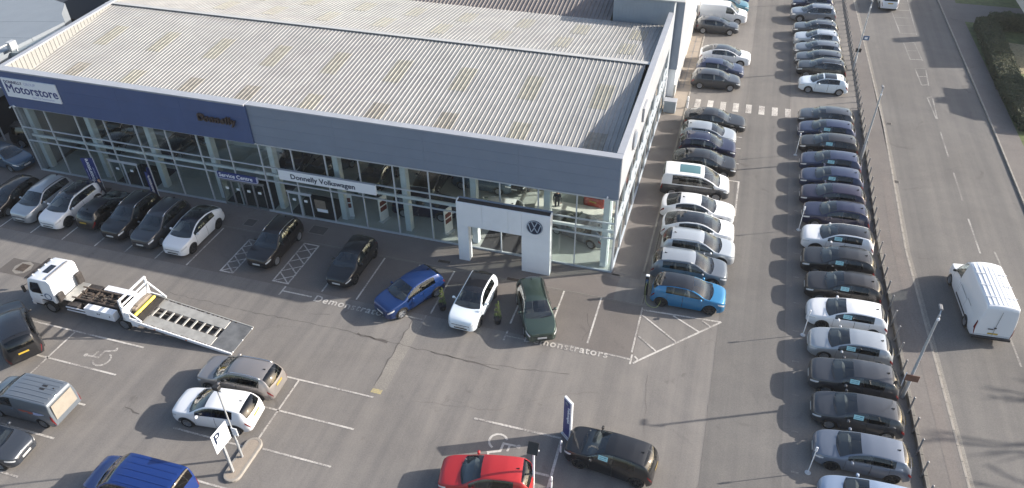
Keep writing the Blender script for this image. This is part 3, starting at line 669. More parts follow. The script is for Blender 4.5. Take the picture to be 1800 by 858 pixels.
# public road with kerbs and footpaths; slight drift to the left with distance
def road_x(y): return 0.0 if y > 43 else (43-y)*.052
def strip_between(name, xa, xb, z, m, ys=None):
    ys = ys or [-60, 0, 15, 25, 33, 43, 55, 70, 90, 140, 260]
    mb = MB(); vs = []
    for y in ys: vs += [(xa(y), y, z(y) if callable(z) else z), (xb(y), y, z(y) if callable(z) else z)]
    mb.add(vs, [(2*i, 2*i+1, 2*i+3, 2*i+2) for i in range(len(ys)-1)]); return structure(name, mb, m)
drift = lambda y: -max(0, y-60)*.028
XL = lambda y: 12.86+road_x(y)+drift(y)      # left road kerb
XR = lambda y: 21.05+road_x(y)*.4+drift(y)*.35
XW = lambda y: 11.10+road_x(y)*.75+drift(y)*.35      # low wall along the lot
strip_between('road', XL, XR, Z2, 'asphalt_road')
strip_between('footpath', lambda y: XW(y)+.16, lambda y: XL(y)-.13, .112, 'asphalt_path')
strip_between('far_footpath', lambda y: XR(y)+.13, lambda y: XR(y)+1.75, .11, 'asphalt_path')
def kerb_run(name, xf, y0, y1, step, wdt, h, m, kind='structure'):
    root = empty(name); tag(root, kind=kind); y = y0; me_cache = {}
    while y < y1:
        a = Vector((xf(y), y, 0)); b = Vector((xf(y+step), y+step, 0)); ln = (b-a).length; ang = math.atan2(-(b.x-a.x), b.y-a.y)
        k = round(ln, 2)
        if k not in me_cache: me_cache[k] = MB().bbox(-wdt/2, wdt/2, .004, k-.006, -.02, h, .012).mesh('kerb_stone', m)
        obj_of('kerb_stone', me_cache[k], root, (a.x, a.y, 0), (0, 0, ang)); y += step
    return root
kerb_run('road_kerb', lambda y: XL(y)-.065, 12, 120, .915, .13, .118, 'kerb')
kerb_run('far_kerb', lambda y: XR(y)+.065, 30, 120, .915, .13, .118, 'kerb')
lw = kerb_run('low_boundary_wall', lambda y: XW(y)+.08, 12, 62, 1.2, .17, .27, 'wall_block', None)
tag(lw, 'low block wall edging the car park behind the right-hand car row', 'wall')
for o in lw.children: o.name = 'coping_block'
# tarmac strip repaired along the footpath edge
strip_between('footpath_patch', lambda y: XL(y)-.85, lambda y: XL(y)-.35, .116, 'asphalt_front', [12, 20, 30, 43, 52])
strip_between('gully_strip', lambda y: XL(y)+.02, lambda y: XL(y)+.24, Z2+.004, 'concrete_grey', [-60, 0, 15, 25, 33, 43, 55, 70, 90, 140])
# verge, hedge ground and drive on the far side
VX = lambda y: XR(y)+1.75
strip_between('verge', VX, lambda y: VX(y)+60, .06, 'grass_mat', [30, 50, 60, 70, 78, 85.5])
structure('side_drive', MB().quad((VX(86)-.1, 85.5, .065), (90, 85.5, .065), (90, 91, .065), (VX(92)-.1, 91, .065)), 'asphalt_path')
strip_between('far_verge', VX, lambda y: VX(y)+60, .06, 'grass_mat', [91, 120, 200])
structure('dry_grass_patch', MB().add([(24.9, 73.5, .075), (27.6, 73.2, .075), (27.9, 80.4, .075), (25.6, 80.8, .075), (24.6, 77, .075)], [(0, 1, 2, 3, 4)]), 'dry_grass')
# concrete apron beside the rear workshop
structure('concrete_apron', MB().quad((-4.05, 60.2, Z1), (-2.88, 60.2, Z1), (-2.88, 76.2, Z1), (-4.05, 76.2, Z1)), 'concrete')
structure('concrete_apron', MB().quad((-4.72, 57.3, Z1), (-2.88, 57.3, Z1), (-2.88, 60.196, Z1), (-4.72, 60.196, Z1)), 'concrete')
structure('side_path', MB().quad((-4.70, 35.6, Z1), (-2.95, 35.6, Z1), (-2.95, 57.3, Z1), (-4.70, 57.3, Z1)), 'asphalt_path')
kr = kerb_run('edge_kerb', lambda y: -2.82, 36.4, 85, .915, .12, .05, 'kerb')
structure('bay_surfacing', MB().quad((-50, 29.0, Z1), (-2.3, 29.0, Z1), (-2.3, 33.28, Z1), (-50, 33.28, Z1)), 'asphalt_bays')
# rectangular reinstatement patches in the surfacing and a light concrete channel
def rect(name, x0, x1, y0, y1, m, z=Z1): return structure(name, MB().quad((x0, y0, z), (x1, y0, z), (x1, y1, z), (x0, y1, z)), m)
rect('lane_strip', 1.95, 5.6, 12, 120, 'asphalt_road')
rect('trench_patch', -14.95, -14.25, 23.1, 28.45, 'concrete_grey'); rect('trench_end_box', -14.95, -14.38, 22.78, 23.08, 'yellow_paint', Z1+.002)
rect('patch', -41.9, -39.4, 25.2, 26.6, 'patch_tar')
def disc(name, x, y, r, z, m, n=24, par=None): return structure(name, MB().add([(x+r*math.cos(2*math.pi*k/n), y+r*math.sin(2*math.pi*k/n), z) for k in range(n)], [tuple(range(n))]), m)
disc('manhole_surround', -40.55, 25.95, .62, Z2, 'concrete_grey', 8)
def cover(x, y, sx, sy, z, m, label):
    r = empty('manhole_cover', (x, y, z)); tag(r, label, 'manhole cover')
    MB().bbox(-sx/2, sx/2, -sy/2, sy/2, 0, .012, .004).obj('frame', 'concrete_grey', r)
    MB().bbox(-sx/2+.05, sx/2-.05, -sy/2+.05, sy/2-.05, .004, .018, .004).obj('lid', m, r); return r
cover(-40.55, 25.95, .75, .75, Z2, 'rust', 'rusty round-cornered manhole cover ahead of the recovery truck cab')
cover(-29.3, 34.2, .8, .8, Z2, 'patch_tar', 'dark square access cover on the pavement near the service entrance')
cover(-24.4, 34.7, 1.2, .9, Z2, 'patch_tar', 'dark double access cover in front of the main showroom doors')
cover(-15.1, 33.9, .9, .35, Z2, 'rust', 'small rusty drain cover left of the white entrance portal')
cover(-10.4, 33.45, .9, .35, Z2, 'rust', 'rusty drain cover at the foot of the wide portal pier')
cover(2.9, 21.5, .35, .35, Z2, 'chassis', 'tiny square valve cover alone on open tarmac right of the black hatchback')
cover(-27.4, 32.9, .5, .35, Z2, 'rust', 'small rusty gully grate behind the black suv on the hatched bay')
for k, (x, y) in enumerate(((13.28, 60.5), (13.02, 51.5))): cover(x, y, .42, .42, Z2+.005, 'chassis', ['square gully grate at the kerb near the tall lamp post', 'square gully grate in the road gutter beyond the van shadow'][k])
# slot drain along the front of the bays
structure('drain_channel', MB().quad((-50, 33.28, Z2), (-1.9, 33.28, Z2), (-1.9, 33.40, Z2), (-50, 33.40, Z2)), 'concrete_grey')
structure('drain_slot', MB().quad((-50, 33.31, Z3), (-1.9, 33.31, Z3), (-1.9, 33.345, Z3), (-50, 33.345, Z3)), 'patch_tar')
structure('drain_channel', MB().quad((-2.55, 33.5, Z2), (-2.33, 33.5, Z2), (-2.33, 57, Z2), (-2.55, 57, Z2)), 'concrete_grey')
structure('drain_slot', MB().quad((-2.47, 33.5, Z3), (-2.41, 33.5, Z3), (-2.41, 57, Z3), (-2.47, 57, Z3)), 'patch_tar')
# wandering cracks
def crack(pts, wmax, seed, m='patch_tar'):
    rnd = random.Random(seed); P = []
    for a, b in zip(pts[:-1], pts[1:]):
        n = max(3, int(math.dist(a, b)/.35))
        for k in range(n): P.append((a[0]+(b[0]-a[0])*k/n+rnd.uniform(-.07, .07), a[1]+(b[1]-a[1])*k/n+rnd.uniform(-.07, .07)))
    wmax *= .62
    P.append(pts[-1]); structure('asphalt_crack', MB().ribbon(P, [rnd.uniform(.25, 1)*wmax for _ in P], Z1+.001), m)
crack([(-30, 26.5), (-24, 26.42), (-18.5, 26.55), (-14.97, 26.4), (-9.9, 26.3), (-5.3, 26.9)], .075, 1)
crack([(-17.6, 26.5), (-15.6, 26.35)], .30, 2); crack([(-13, 26.35), (-9, 26.15)], .14, 12)
crack([(-46, 24.8), (-41, 25.2), (-36, 24.9)], .05, 3, 'asphalt_bays'); crack([(-12.5, 22.9), (-8.5, 23.4), (-5.3, 25.5), (-3.6, 26.1)], .05, 4, 'asphalt_bays')
crack([(-1.2, 18.5), (-.9, 24), (-1.3, 28)], .05, 5, 'asphalt_bays'); crack([(1.95, 14), (2.0, 30), (1.9, 44), (2.05, 62), (1.9, 90)], .05, 6, 'asphalt_bays')
crack([(5.6, 30), (5.62, 60), (5.55, 90)], .035, 7, 'asphalt_bays'); crack([(13.6, 52), (16, 49.4), (18.6, 46.6), (20.6, 44)], .04, 8)
crack([(-5.4, 31.8), (-5.0, 30.6), (-5.2, 29.5)], .09, 9); crack([(-14.97, 23.2), (-15.0, 25.5), (-14.96, 28.4)], .14, 10); crack([(-21, 27.2), (-19.8, 27.5)], .06, 11)
crack([(-26.6, 18.3), (-25.6, 18.15)], .22, 13)

# painted lines -------------------------------------------------------------
def line(name, *polys, m='line_paint', wdt=.10, z=Z3): 
    mb = MB()
    for p in polys: mb.ribbon(p, wdt, z)
    return structure(name, mb, m)
bx_ = [-45.5, -42.95, -40.35, -37.75, -35.4, -33.06, -30.7]
for x in bx_: line('bay_line', [(x, 29.05), (x, 33.15)])
def hatch_box(x0, x1, y0, y1):
    mb = MB(); c = [(x0, y0), (x1, y0), (x1, y1), (x0, y1)]; mb.ribbon(c, .10, Z3, True); n = 4; h = (y1-y0)/n
    for k in range(n):
        mb.ribbon([(x0, y0+k*h), (x1, y0+(k+.78)*h)], .08, Z3+.001); mb.ribbon([(x0, y0+(k+.9)*h), (x1, y0+(k+.0)*h)], .08, Z3+.002)
    structure('hatched_box_marking', mb, 'line_paint')
hatch_box(-28.3, -27.4, 29.2, 32.5); hatch_box(-24.6, -23.55, 29.25, 33.15)
for x, y0, y1 in ((-21.2, 29.15, 33.15), (-18.87, 29.1, 33.2), (-16.45, 29.4, 33.2), (-14.15, 29.2, 33.2), (-9.45, 29.7, 31.5), (-7.15, 29.6, 33.3), (-4.88, 29.4, 33.4), (-2.40, 29.4, 33.15)): line('bay_line', [(x, y0), (x, y1)])
line('demonstrator_marking', [(-23.55, 28.2), (-23.55, 29.0)]); line('demonstrator_marking', [(-23.5, 28.58), (-21.55, 28.58)])
line('demonstrator_marking', [(-16.2, 28.62), (-14.4, 28.62)]); line('demonstrator_marking', [(-14.35, 28.25), (-14.35, 29.0)])
line('demonstrator_marking', [(-9.42, 28.3), (-9.42, 29.1)]); line('demonstrator_marking', [(-9.38, 28.7), (-8.3, 28.7)]); line('demonstrator_marking', [(-3.75, 28.9), (-2.35, 28.85)]); line('demonstrator_marking', [(-2.35, 28.5), (-2.35, 29.25)])
mb = MB(); tri = [(-2.40, 32.95), (2.1, 33.18), (-2.1, 28.75)]; mb.ribbon([tri[0], tri[1]], .11, Z3); mb.ribbon([tri[1], tri[2]], .11, Z3+.001)
for a, b in (((-2.3, 32.5), (-.15, 30.85)), ((-2.25, 30.75), (-1.15, 29.85)), ((-.6, 32.95), (1.0, 32.0)), ((1.05, 33.0), (1.55, 32.62))): mb.ribbon([a, b], .10, Z3+.002)
structure('hatched_triangle_marking', mb, 'line_paint')
def ground_text(body, x, y, size, rz, sx): tag(text('ground_lettering', body, 'line_paint', (x, y, Z3), (0, 0, rz), size, ext=.0, sx=sx, space=1.12, bold=.018), kind='structure')
ground_text('Demonstrators', -21.35, 28.28, .74, RAD(-1.0), 1.0); ground_text('Demonstrators', -8.35, 28.55, .74, RAD(.6), .92)
# middle and left bays
for x0, x1, y in ((-19.85, -14.65, 22.5), (-20.0, -14.7, 20.35), (-18.45, -14.75, 18.05), (-23.4, -19.3, 17.9), (-20.4, -17.0, 15.6)): line('bay_line', [(x0, y), (x1, y)])
line('bay_line', [(-18.95, 22.45), (-18.95, 18.5)])
for x0, x1, y in ((-36.2, -28.5, 22.17), (-36.5, -28.6, 20.03), (-36, -28.7, 17.85), (-36, -28.66, 15.67), (-35, -28.63, 13.38)): line('bay_line', [(x0, y), (x1, y)], wdt=.11)
line('bay_line', [(-33.12, 22.1), (-33.12, 13.5)])
line('bay_line', [(-9.2, 22.68), (-4.72, 22.72)], wdt=.12); line('bay_line', [(-4.70, 22.65), (-4.62, 19.2)], wdt=.13); line('bay_line', [(-5.6, 20.46), (-4.75, 20.48)], wdt=.12)
def wheelchair(x, y, sc, rz, m='line_paint'):
    M = Matrix.Translation((x, y, 0)) @ Matrix.Rotation(rz, 4, 'Z') @ Matrix.Scale(sc, 4)
    def T(l): return [(v.x, v.y) for v in (M @ Vector((a, b, 0)) for a, b in l)]
    mb = MB(); arc = [(.05+.36*math.cos(t), -.22+.36*math.sin(t)) for t in np.linspace(RAD(120), RAD(-35), 3)]
    mb.ribbon(T([(-.13+.34*math.cos(t), -.2+.34*math.sin(t)) for t in np.linspace(RAD(118), RAD(338), 18)]), .085*sc, Z3)
    mb.ribbon(T([(-.12, .50), (-.10, .02), (.26, .0), (.44, -.42), (.58, -.36)]), .09*sc, Z3+.001); mb.ribbon(T([(-.11, .27), (.2, .25)]), .08*sc, Z3+.002)
    hd = [(-.12+.09*math.cos(t), .60+.09*math.sin(t)) for t in np.linspace(0, 2*math.pi, 12, endpoint=False)]; mb.add([(*p, Z3+.001) for p in T(hd)], [tuple(range(12))])
    structure('wheelchair_marking', mb, m)
mb = MB(); mb.ribbon([(-2.2, 29.15), (-1.95, 28.9), (-2.2, 28.6)], .10, Z3+.003); structure('arrow_marking', mb, 'line_paint')
wheelchair(-30.4, 20.95, 1.35, RAD(90)); wheelchair(-7.35, 21.5, 1.30, RAD(-90))
# building-side bays
for y in (35.75, 38.2, 40.55, 42.8, 50.9, 53.2, 55.0, 57.0): line('bay_line', [(1.55, y), (2.0, y)])
line('bay_box_marking', [(.9, 48.75), (3.05, 48.75), (2.1, 44.05), (1.5, 44.05)] if False else [(.9, 48.4), (2.15, 48.4), (2.15, 44.05), (1.6, 44.05)], wdt=.12)
line('bay_line', [(-.6, 58.35), (1.85, 58.35)], wdt=.12)
for k in range(12): 
    x = -2.2+k*1.055; yc = 59.95+k*.03
    structure('zebra_stripe', MB().quad((x, yc-.78, Z3), (x+.47, yc-.78, Z3), (x+.47, yc+.78, Z3), (x, yc+.78, Z3)), 'line_paint')
# far bay ticks
for k in range(14): line('bay_line', [(6.0, 23.9+2.43*k), (6.35, 23.9+2.43*k)], m='line_faint')
for k in range(8): line('bay_line', [(-3.85, 63.2+k*2.5), (-2.95, 63.2+k*2.5)], m='line_faint')
line('bay_line', [(-3.5, 62.6), (-3.5, 74.5)], m='line_faint')
# road markings
for (a, b) in (((17.05, 60.2), (17.1, 56.24)), ((17.13, 53.93), (17.18, 50.2)), ((17.2, 47.97), (17.3, 44.1)), ((17.45, 38.0), (17.65, 34.14)), ((17.9, 31.5), (18.1, 27.5)), ((18.19, 44.54), (18.41, 41.72))): line('centre_line', [a, b], m='road_paint', wdt=.11)
def ladder(x0, x1, y0, y1, x2, x3, n):
    mb = MB(); mb.ribbon([(x0, y0), (x2, y1)], .11, Z3+.002); mb.ribbon([(x1, y0), (x3, y1)], .10, Z3+.002)
    for k in range(n+1):
        f = k/n; a = x0+(x2-x0)*f; b = x1+(x3-x1)*f; y = y0+(y1-y0)*f; mb.ribbon([(a, y), (b, y+.25)], .11, Z3+.004)
    structure('road_hatching', mb, 'road_paint')
ladder(16.25, 17.31, 74.2, 78.3, 16.05, 17.07, 2); ladder(16.63, 17.2, 68.7, 72.2, 16.44, 17.36, 2); ladder(17.03, 17.10, 62.4, 66.3, 16.80, 17.22, 1); ladder(15.97, 17.5, 80.6, 96, 15.3, 17.7, 7)

# ------------------------------------------------------------------ showroom building
YF, XR_, XL_ = 35.78, -4.75, -48.3; ZT, ZB = 8.25, 5.45
show = empty('car_showroom', (-26.5, 47, 0)); show.location = (0, 0, 0)
tag(show, 'long glass fronted car showroom with blue and grey fascia and ribbed metal roof', 'showroom')
MU = [-48.3, -45.6, -42.99, -40.55, -38.02, -35.58, -33.14, -30.76, -28.41, -26.03, -23.63, -21.26, -18.92, -16.55, -14.22, -11.9, -9.5, -7.15, -4.80]
def B(name, m, *boxes, parent=show, b=None):
    mb = MB()
    for bb in boxes:
        if b: mb.bbox(*bb, b)
        else: mb.box(*bb)
    return mb.obj(name, m, parent)
def wallx_left(y): return XL_-(y-YF)*.105
# floor slab inside
B('floor', 'floor_tile', (-47.9, XR_+.05-.1, YF+.1, 58.2, -.05, .03))
# front fascia of long flat panels with open joints
def fascia(x0, x1, y, th, z0, z1, m, rows, cols):
    for c in range(cols):
        a = x0+(x1-x0)*c/cols; bb = x0+(x1-x0)*(c+1)/cols
        for r in range(rows):
            za = z0+(z1-z0)*r/rows; zb = z0+(z1-z0)*(r+1)/rows
            B('fascia_panel', m, (a+.003, bb-.003, y, y+th, za+.003, zb-.003), b=.003)
B('fascia_backing', 'post_grey', (XL_+.05, XR_-.05, YF+.02, YF+.12, ZB+.02, ZT-.06))
fascia(-28.55, XR_, YF-.04, .055, ZB, ZT-.10, 'grey_panel', 4, 4)
fascia(XL_-.05, -28.56, YF-.16, .14, ZB, ZT-.12, 'blue_panel', 3, 4)
fs = None
for c in range(4):   # right-hand fascia, facing the car row
    a = YF+.03+(58.2-YF)*c/4; bb = YF+.03+(58.2-YF)*(c+1)/4
    for r in range(3): 
        za = ZB+(ZT-.1-ZB)*r/3; zb = ZB+(ZT-.1-ZB)*(r+1)/3
        B('fascia_panel', 'light_panel', (XR_-.02, XR_+.04, a+.006, bb-.006, za+.006, zb-.006), b=.004)
B('fascia_backing', 'post_grey', (XR_-.12, XR_-.025, YF+.13, 58.2, ZB+.02, ZT-.06))
# fascia soffit and copings
B('soffit', 'white_panel', (XL_, XR_-.13, YF+.13, YF+.5, ZB-.03, ZB+.015))
B('coping', 'coping', (-28.6, XR_+.06, YF-.07, YF+.46, ZT-.09, ZT), b=.012)
B('coping', 'coping', (XL_-.1, -28.61, YF-.19, YF+.46, ZT-.10, ZT+.012), b=.012)
B('coping', 'coping', (XR_-.37, XR_+.06, YF+.465, 58.25, ZT-.09, ZT), b=.012)
B('parapet', 'white_sheet', (XR_-.34, XR_-.13, YF+.46, 58.2, 6.6, ZT-.09)); B('parapet', 'white_sheet', (XL_, XR_-.345, YF+.13, YF+.36, 6.5, ZT-.105))
# left parapet follows the skewed boundary
mb = MB(); mbc = MB(); ya, yb = YF+.14, 60.0
xa, xb = wallx_left(ya), wallx_left(yb)
mb.add([(xa, ya, 0), (xa+.25, ya, 0), (xb+.25, yb, 0), (xb, yb, 0), (xa, ya, ZT-.1), (xa+.25, ya, ZT-.1), (xb+.25, yb, ZT-.1), (xb, yb, ZT-.1)], [(0, 3, 2, 1), (4, 5, 6, 7), (0, 1, 5, 4), (1, 2, 6, 5), (2, 3, 7, 6), (3, 0, 4, 7)]); mb.obj('left_wall', 'light_panel', show)
mbc.add([(xa-.06, ya+.33, ZT-.1), (xa+.34, ya+.33, ZT-.1), (xb+.34, yb, ZT-.1), (xb-.06, yb, ZT-.1), (xa-.06, ya+.33, ZT), (xa+.34, ya+.33, ZT), (xb+.34, yb, ZT), (xb-.06, yb, ZT)], [(0, 3, 2, 1), (4, 5, 6, 7), (0, 1, 5, 4), (1, 2, 6, 5), (2, 3, 7, 6), (3, 0, 4, 7)]); mbc.obj('coping', 'coping', show)
n = 34   # upright lining sheets inside the left parapet
for k in range(n):
    y0 = ya+.25+(49.5-ya)*k/n; y1 = ya+.25+(49.5-ya)*(k+1)/n-.045; x0 = wallx_left(y0)+.26; x1 = wallx_left(y1)+.26
    g = MB(); g.add([(x0, y0, 6.4), (x0+.03, y0, 6.4), (x1+.03, y1, 6.4), (x1, y1, 6.4), (x0, y0, ZT-.1), (x0+.03, y0, ZT-.1), (x1+.03, y1, ZT-.1), (x1, y1, ZT-.1)], [(0, 3, 2, 1), (4, 5, 6, 7), (0, 1, 5, 4), (1, 2, 6, 5), (2, 3, 7, 6), (3, 0, 4, 7)]); g.obj('lining_sheet', 'lining', show)
# ribbed metal roof: front slope, back slope, second pitch
YR, ZR, YE, ZE, YV, ZV = 48.75, 8.06, YF+.40, 6.72, 58.15, 7.15
def ribbed(name, x0, x1, y0, z0, y1, z1, m, pitch=.3, hgt=.034, side=None, top=.032, foot=.026):
    prof = []; x = x0
    while x < x1-pitch:
        prof += [(x, 0), (x+pitch-top-2*foot, 0), (x+pitch-top-foot, hgt), (x+pitch-foot, hgt)]; x += pitch
    prof.append((x, 0)); d = Vector((0, y1-y0, z1-z0)).normalized(); nrm = Vector((0, -d.z, d.y)); nrm = nrm if nrm.z > 0 else -nrm
    mb = MB(); vs = []
    for (px, ph) in prof:
        a = Vector((px, y0, z0))+nrm*ph; b = Vector((px, y1, z1))+nrm*ph
        if side: a.x += side(y0)-side(YF); b.x += side(y1)-side(YF)
        vs += [a, b]
    mb.add(vs, [(2*i, 2*i+2, 2*i+3, 2*i+1) for i in range(len(prof)-1)]); return mb.obj(name, m, show, recalc=False)
XA, XB = XL_+.3, XR_-.36
ribbed('roof_slope', XA-1.5, XB, YE, ZE, YR, ZR, 'roof_sheet'); ribbed('roof_slope', XA-2.2, XB, YR, ZR, YV, ZV, 'roof_sheet')
B('ridge_cap', 'white_sheet', (XA-1.6, XB+.1, YR-.22, YR+.22, ZR+.05, ZR+.10), b=.02)
slope2 = ribbed('rear_roof_slope', -60, -9.6, YV+.05, ZV-.05, 70, 9.4, 'roof_old', pitch=.34, hgt=.06)
B('valley_gutter', 'roof_old', (XA-3, XB, YV-.12, YV+.2, ZV-.16, ZV-.10))
def rooflight(x, y, wdt=1.2, ln=2.9, back=False, mm='rooflight'):
    y0, y1 = y-ln/2, y+ln/2
    zz = (lambda yy: ZR-(yy-YR)/(YV-YR)*(ZR-ZV)) if back else (lambda yy: ZE+(yy-YE)/(YR-YE)*(ZR-ZE))
    x0 = XA-1.5+round((x-(XA-1.5))/.3)*.3; prof = []; xx = x0-.6
    for k in range(4): prof += [(xx, 0), (xx+.216, 0), (xx+.242, .034), (xx+.274, .034)]; xx += .3
    prof.append((xx, 0)); vs = []
    for px, ph in prof: vs += [(px, y0, zz(y0)+ph+.014), (px, y1, zz(y1)+ph+.014)]
    MB().add(vs, [(2*i, 2*i+2, 2*i+3, 2*i+1) for i in range(len(prof)-1)]).obj('rooflight', mm, show, recalc=False)
for k in range(9): rooflight(-45.1+4.78*k, 39.0, ln=2.2, mm='rooflight_b' if k % 3 != 1 else 'rooflight'); rooflight(-45.8+4.78*k, 44.1)
for k in range(8): rooflight(-40.65+4.76*k, 51.5, ln=2.4, back=True); rooflight(-39.0+4.6*k, 55.0, ln=2.4, back=True)
for k, x in enumerate((-43.6, -39.2, -34.8, -25.0, -15.2, -10.2)):    # restraint posts behind the front coping
    r = B('roof_post', 'galv', (x-.03, x+.03, YF+.62, YF+.68, 7.0, 7.95)); MB().tube((x, YF+.65, 7.93), (x, YF+.65, 8.02), .07, .07, 10).obj('roof_post_cap', 'post_grey', r)
    B('roof_post_stay', 'galv', (x-.22, x-.18, YF+.72, YF+.76, 7.0, 7.9))
# taller rear block
rear = empty('rear_workshop'); tag(rear, 'tall grey clad workshop block behind the showroom right end', 'workshop')
B('wall', 'box_sheet', (-9.55, -4.78, 58.6, 110, 0, 9.0), (-4.78, -4.15, 60.4, 110, 2.6, 9.0), parent=rear)
for k in range(16):
    x = -9.5+k*.295; B('cladding_rib', 'box_sheet', (x, x+.09, 58.565, 58.6, 6.9, 8.95), parent=rear)
B('corner_cladding', 'grey_panel', (-5.05, -4.13, 60.36, 60.40, 2.6, 9.0), parent=rear)
B('side_cladding', 'coping', (-4.15, -4.10, 60.40, 110, 2.6, 9.0), parent=rear); B('plinth_wall', 'white_panel', (-4.78, -4.16, 60.6, 110, 0, 2.6), parent=rear)
B('side_band', 'white_sheet', (-4.16, -4.02, 60.5, 110, .0, 1.15), parent=rear)
B('coping', 'white_sheet', (-9.7, -4.0, 58.45, 60.3, 9.0, 9.08), (-4.9, -4.0, 60.3, 110, 9.0, 9.08), parent=rear)
text('side_sign_lettering', '2', 'text_white', (-4.095, 74.2, 6.9), (RAD(90), 0, RAD(90)), 1.0, rear, .02)
B('corner_mast', 'white_metal', (-4.95, -4.70, 58.8, 59.05, 0, 2.6), parent=rear)
B('rear_roof', 'roof_old', (-60, -9.6, 70, 110, 9.2, 9.4), parent=rear)
# curtain wall: mullions, transoms, panes
def curtain_front():
    openings = {4: 'ms', 8: 'sv', 9: 'sv2', 10: 'vw'}
    for i, x in enumerate(MU): B('mullion', 'alu', (x-.035, x+.035, YF-.03, YF+.09, 0, ZB-.032), b=.006)
    for i, (a, b) in enumerate(zip(MU[:-1], MU[1:])):
        a2, b2 = a+.036, b-.036
        B('transom', 'alu', (a2, b2, YF-.02, YF+.08, 3.65, 3.72)); B('transom', 'alu', (a2, b2, YF-.02, YF+.08, 2.56, 2.63)); B('base_rail', 'alu', (a2, b2, YF-.03, YF+.09, 0.0, .10)); B('head_rail', 'alu', (a2, b2, YF-.02, YF+.08, ZB-.11, ZB-.033))
        if a > -14.3 and b < -8.5: zlist = ((2.64, 3.64), (3.73, ZB-.12))
        else: zlist = ((.105, 2.555), (2.635, 3.645), (3.725, ZB-.115))
        for z0, z1 in zlist: B('glass_pane', 'shop_glass', (a2, b2, YF+.02, YF+.028, z0, z1))
    # inner horizontal beam and white columns
    for i, (a, b) in enumerate(zip(MU[:-1], MU[1:])):
        B('wind_beam', 'white_panel', (a+.002, b-.002, YF+.28, YF+.42, 2.80, 2.98))
    for x in [MU[k] for k in range(0, 19, 2)]:
        x = x+.42 if x < -5 else x-.55
        B('column', 'column_white', (x-.20, x+.20, YF+.46, YF+.95, .03, 6.3), b=.03)
curtain_front()
NY = [YF+.1+k*2.47 for k in range(10)]
for y in NY: B('mullion', 'alu', (XR_-.08, XR_+.03, y-.035, y+.035, 0, ZB), b=.006)
for a, b in zip(NY[:-1], NY[1:]):
    a2, b2 = a+.036, b-.036
    for z0, z1 in ((0, .12), (2.50, 2.60), (3.05, 3.14), (3.62, 3.70)): B('transom', 'alu', (XR_-.07, XR_+.035, a2, b2, z0, z1))
    for z0, z1 in ((.125, 2.495), (2.605, 3.045), (3.145, 3.615), (3.705, ZB-.03)): B('glass_pane', 'shop_glass', (XR_-.03, XR_-.022, a2, b2, z0, z1))
for y in NY[::2]: B('column', 'column_white', (XR_-.85, XR_-.45, y+.25, y+.65, .03, 6.3), b=.03)
# door sets
def doors(x0, x1, n, z1, m='alu'):
    B('door_head', m, (x0-.06, x1+.06, YF-.075, YF-.035, z1, z1+.10)); 
    for k in range(n):
        a = x0+(x1-x0)*k/n; b = x0+(x1-x0)*(k+1)/n; d = empty('door', (0, 0, 0), 0, show)
        B('door_stile', m, (a, a+.07, YF-.075, YF-.035, .0, z1-.004), parent=d); B('door_stile', m, (b-.074, b-.004, YF-.075, YF-.035, .0, z1-.004), parent=d); B('door_rail', m, (a+.072, b-.076, YF-.075, YF-.035, .0, .14), parent=d); B('door_rail', m, (a+.072, b-.076, YF-.075, YF-.035, z1-.10, z1-.004), parent=d)
        B('door_glass', 'shop_glass', (a+.072, b-.076, YF-.06, YF-.053, .145, z1-.105), parent=d); B('door_notice', 'sign_white', ((a+b)/2-.12, (a+b)/2+.12, YF-.066, YF-.042, 1.35, 1.52), parent=d)
doors(-41.45, -39.0, 2, 2.05); doors(-32.15, -28.75, 4, 2.15, 'post_grey'); doors(-26.95, -25.2, 2, 2.0); B('side_notice', 'wood', (-25.0, -24.2, YF-.03, YF-.022, .9, 1.7)); B('side_notice', 'sign_white', (-24.9, -24.1, YF-.04, YF-.034, .75, 1.0))
# roof deck underside & inner walls
B('ceiling', 'interior_wall', (-49.4, XR_-.36, YF+.5, 58.0, 6.36, 6.42)); B('back_wall', 'interior_wall', (-52, -4.8, 58.2, 58.35, 0, 6.6))

# ---- signs on the building
def sign_board(name, label, x0, x1, z0, z1, y, th, m, framem=None):
    r = empty(name, ((x0+x1)/2, y, z0)); tag(r, label, 'sign'); B('board', m, (x0-(x0+x1)/2, x1-(x0+x1)/2, -th, 0, 0, z1-z0), parent=r, b=.008)
    return r
UP = (RAD(90), 0, 0)
r = sign_board('fascia_sign', 'white Motorstore sign at the left end of the blue fascia', -47.92, -43.30, 6.30, 7.72, YF-.165, .10, 'sign_white')
text('lettering', 'DONNELLY', 'navy_text', (-2.12, -.105, 1.06), UP, .30, r, .004, bold=.012); text('lettering', 'GROUP', 'text_pale', (-.42, -.105, 1.06), UP, .30, r, .004)
text('lettering', 'Motorstore', 'sign_navy', (-2.16, -.105, .38), UP, .93, r, .004, bold=.018); text('lettering', 'Used Car Supermarket', 'text_pale', (-.10, -.105, .13), UP, .20, r, .004)
r = empty('fascia_lettering', (-32.25, YF-.17, 6.75)); tag(r, 'bronze raised Donnelly letters on the blue fascia', 'lettering')
xo = 0
for ch, adv in zip('Donnelly', (.52, .44, .43, .43, .42, .22, .22, .42)):
    text('letter', ch, 'letter_bronze', (xo, -.10, 0), UP, .66, r, .10, bold=.02); xo += adv*.93
r = sign_board('entrance_sign', 'long white Donnelly Volkswagen sign above the main doors', -26.95, -20.0, 3.26, 4.0, YF-.36, .16, 'sign_white')
text('lettering', 'Donnelly Volkswagen', 'vw_navy', (-2.62, -.165, .20), UP, .52, r, .004, sx=1.03, bold=.022)
B('bracket', 'alu', (-2.0, -1.9, 0, .32, .2, .3), (1.9, 2.0, 0, .32, .2, .3), parent=r); B('cover_flashing', 'coping', (-3.47, 3.47, -.155, 0, .742, .765), parent=r)
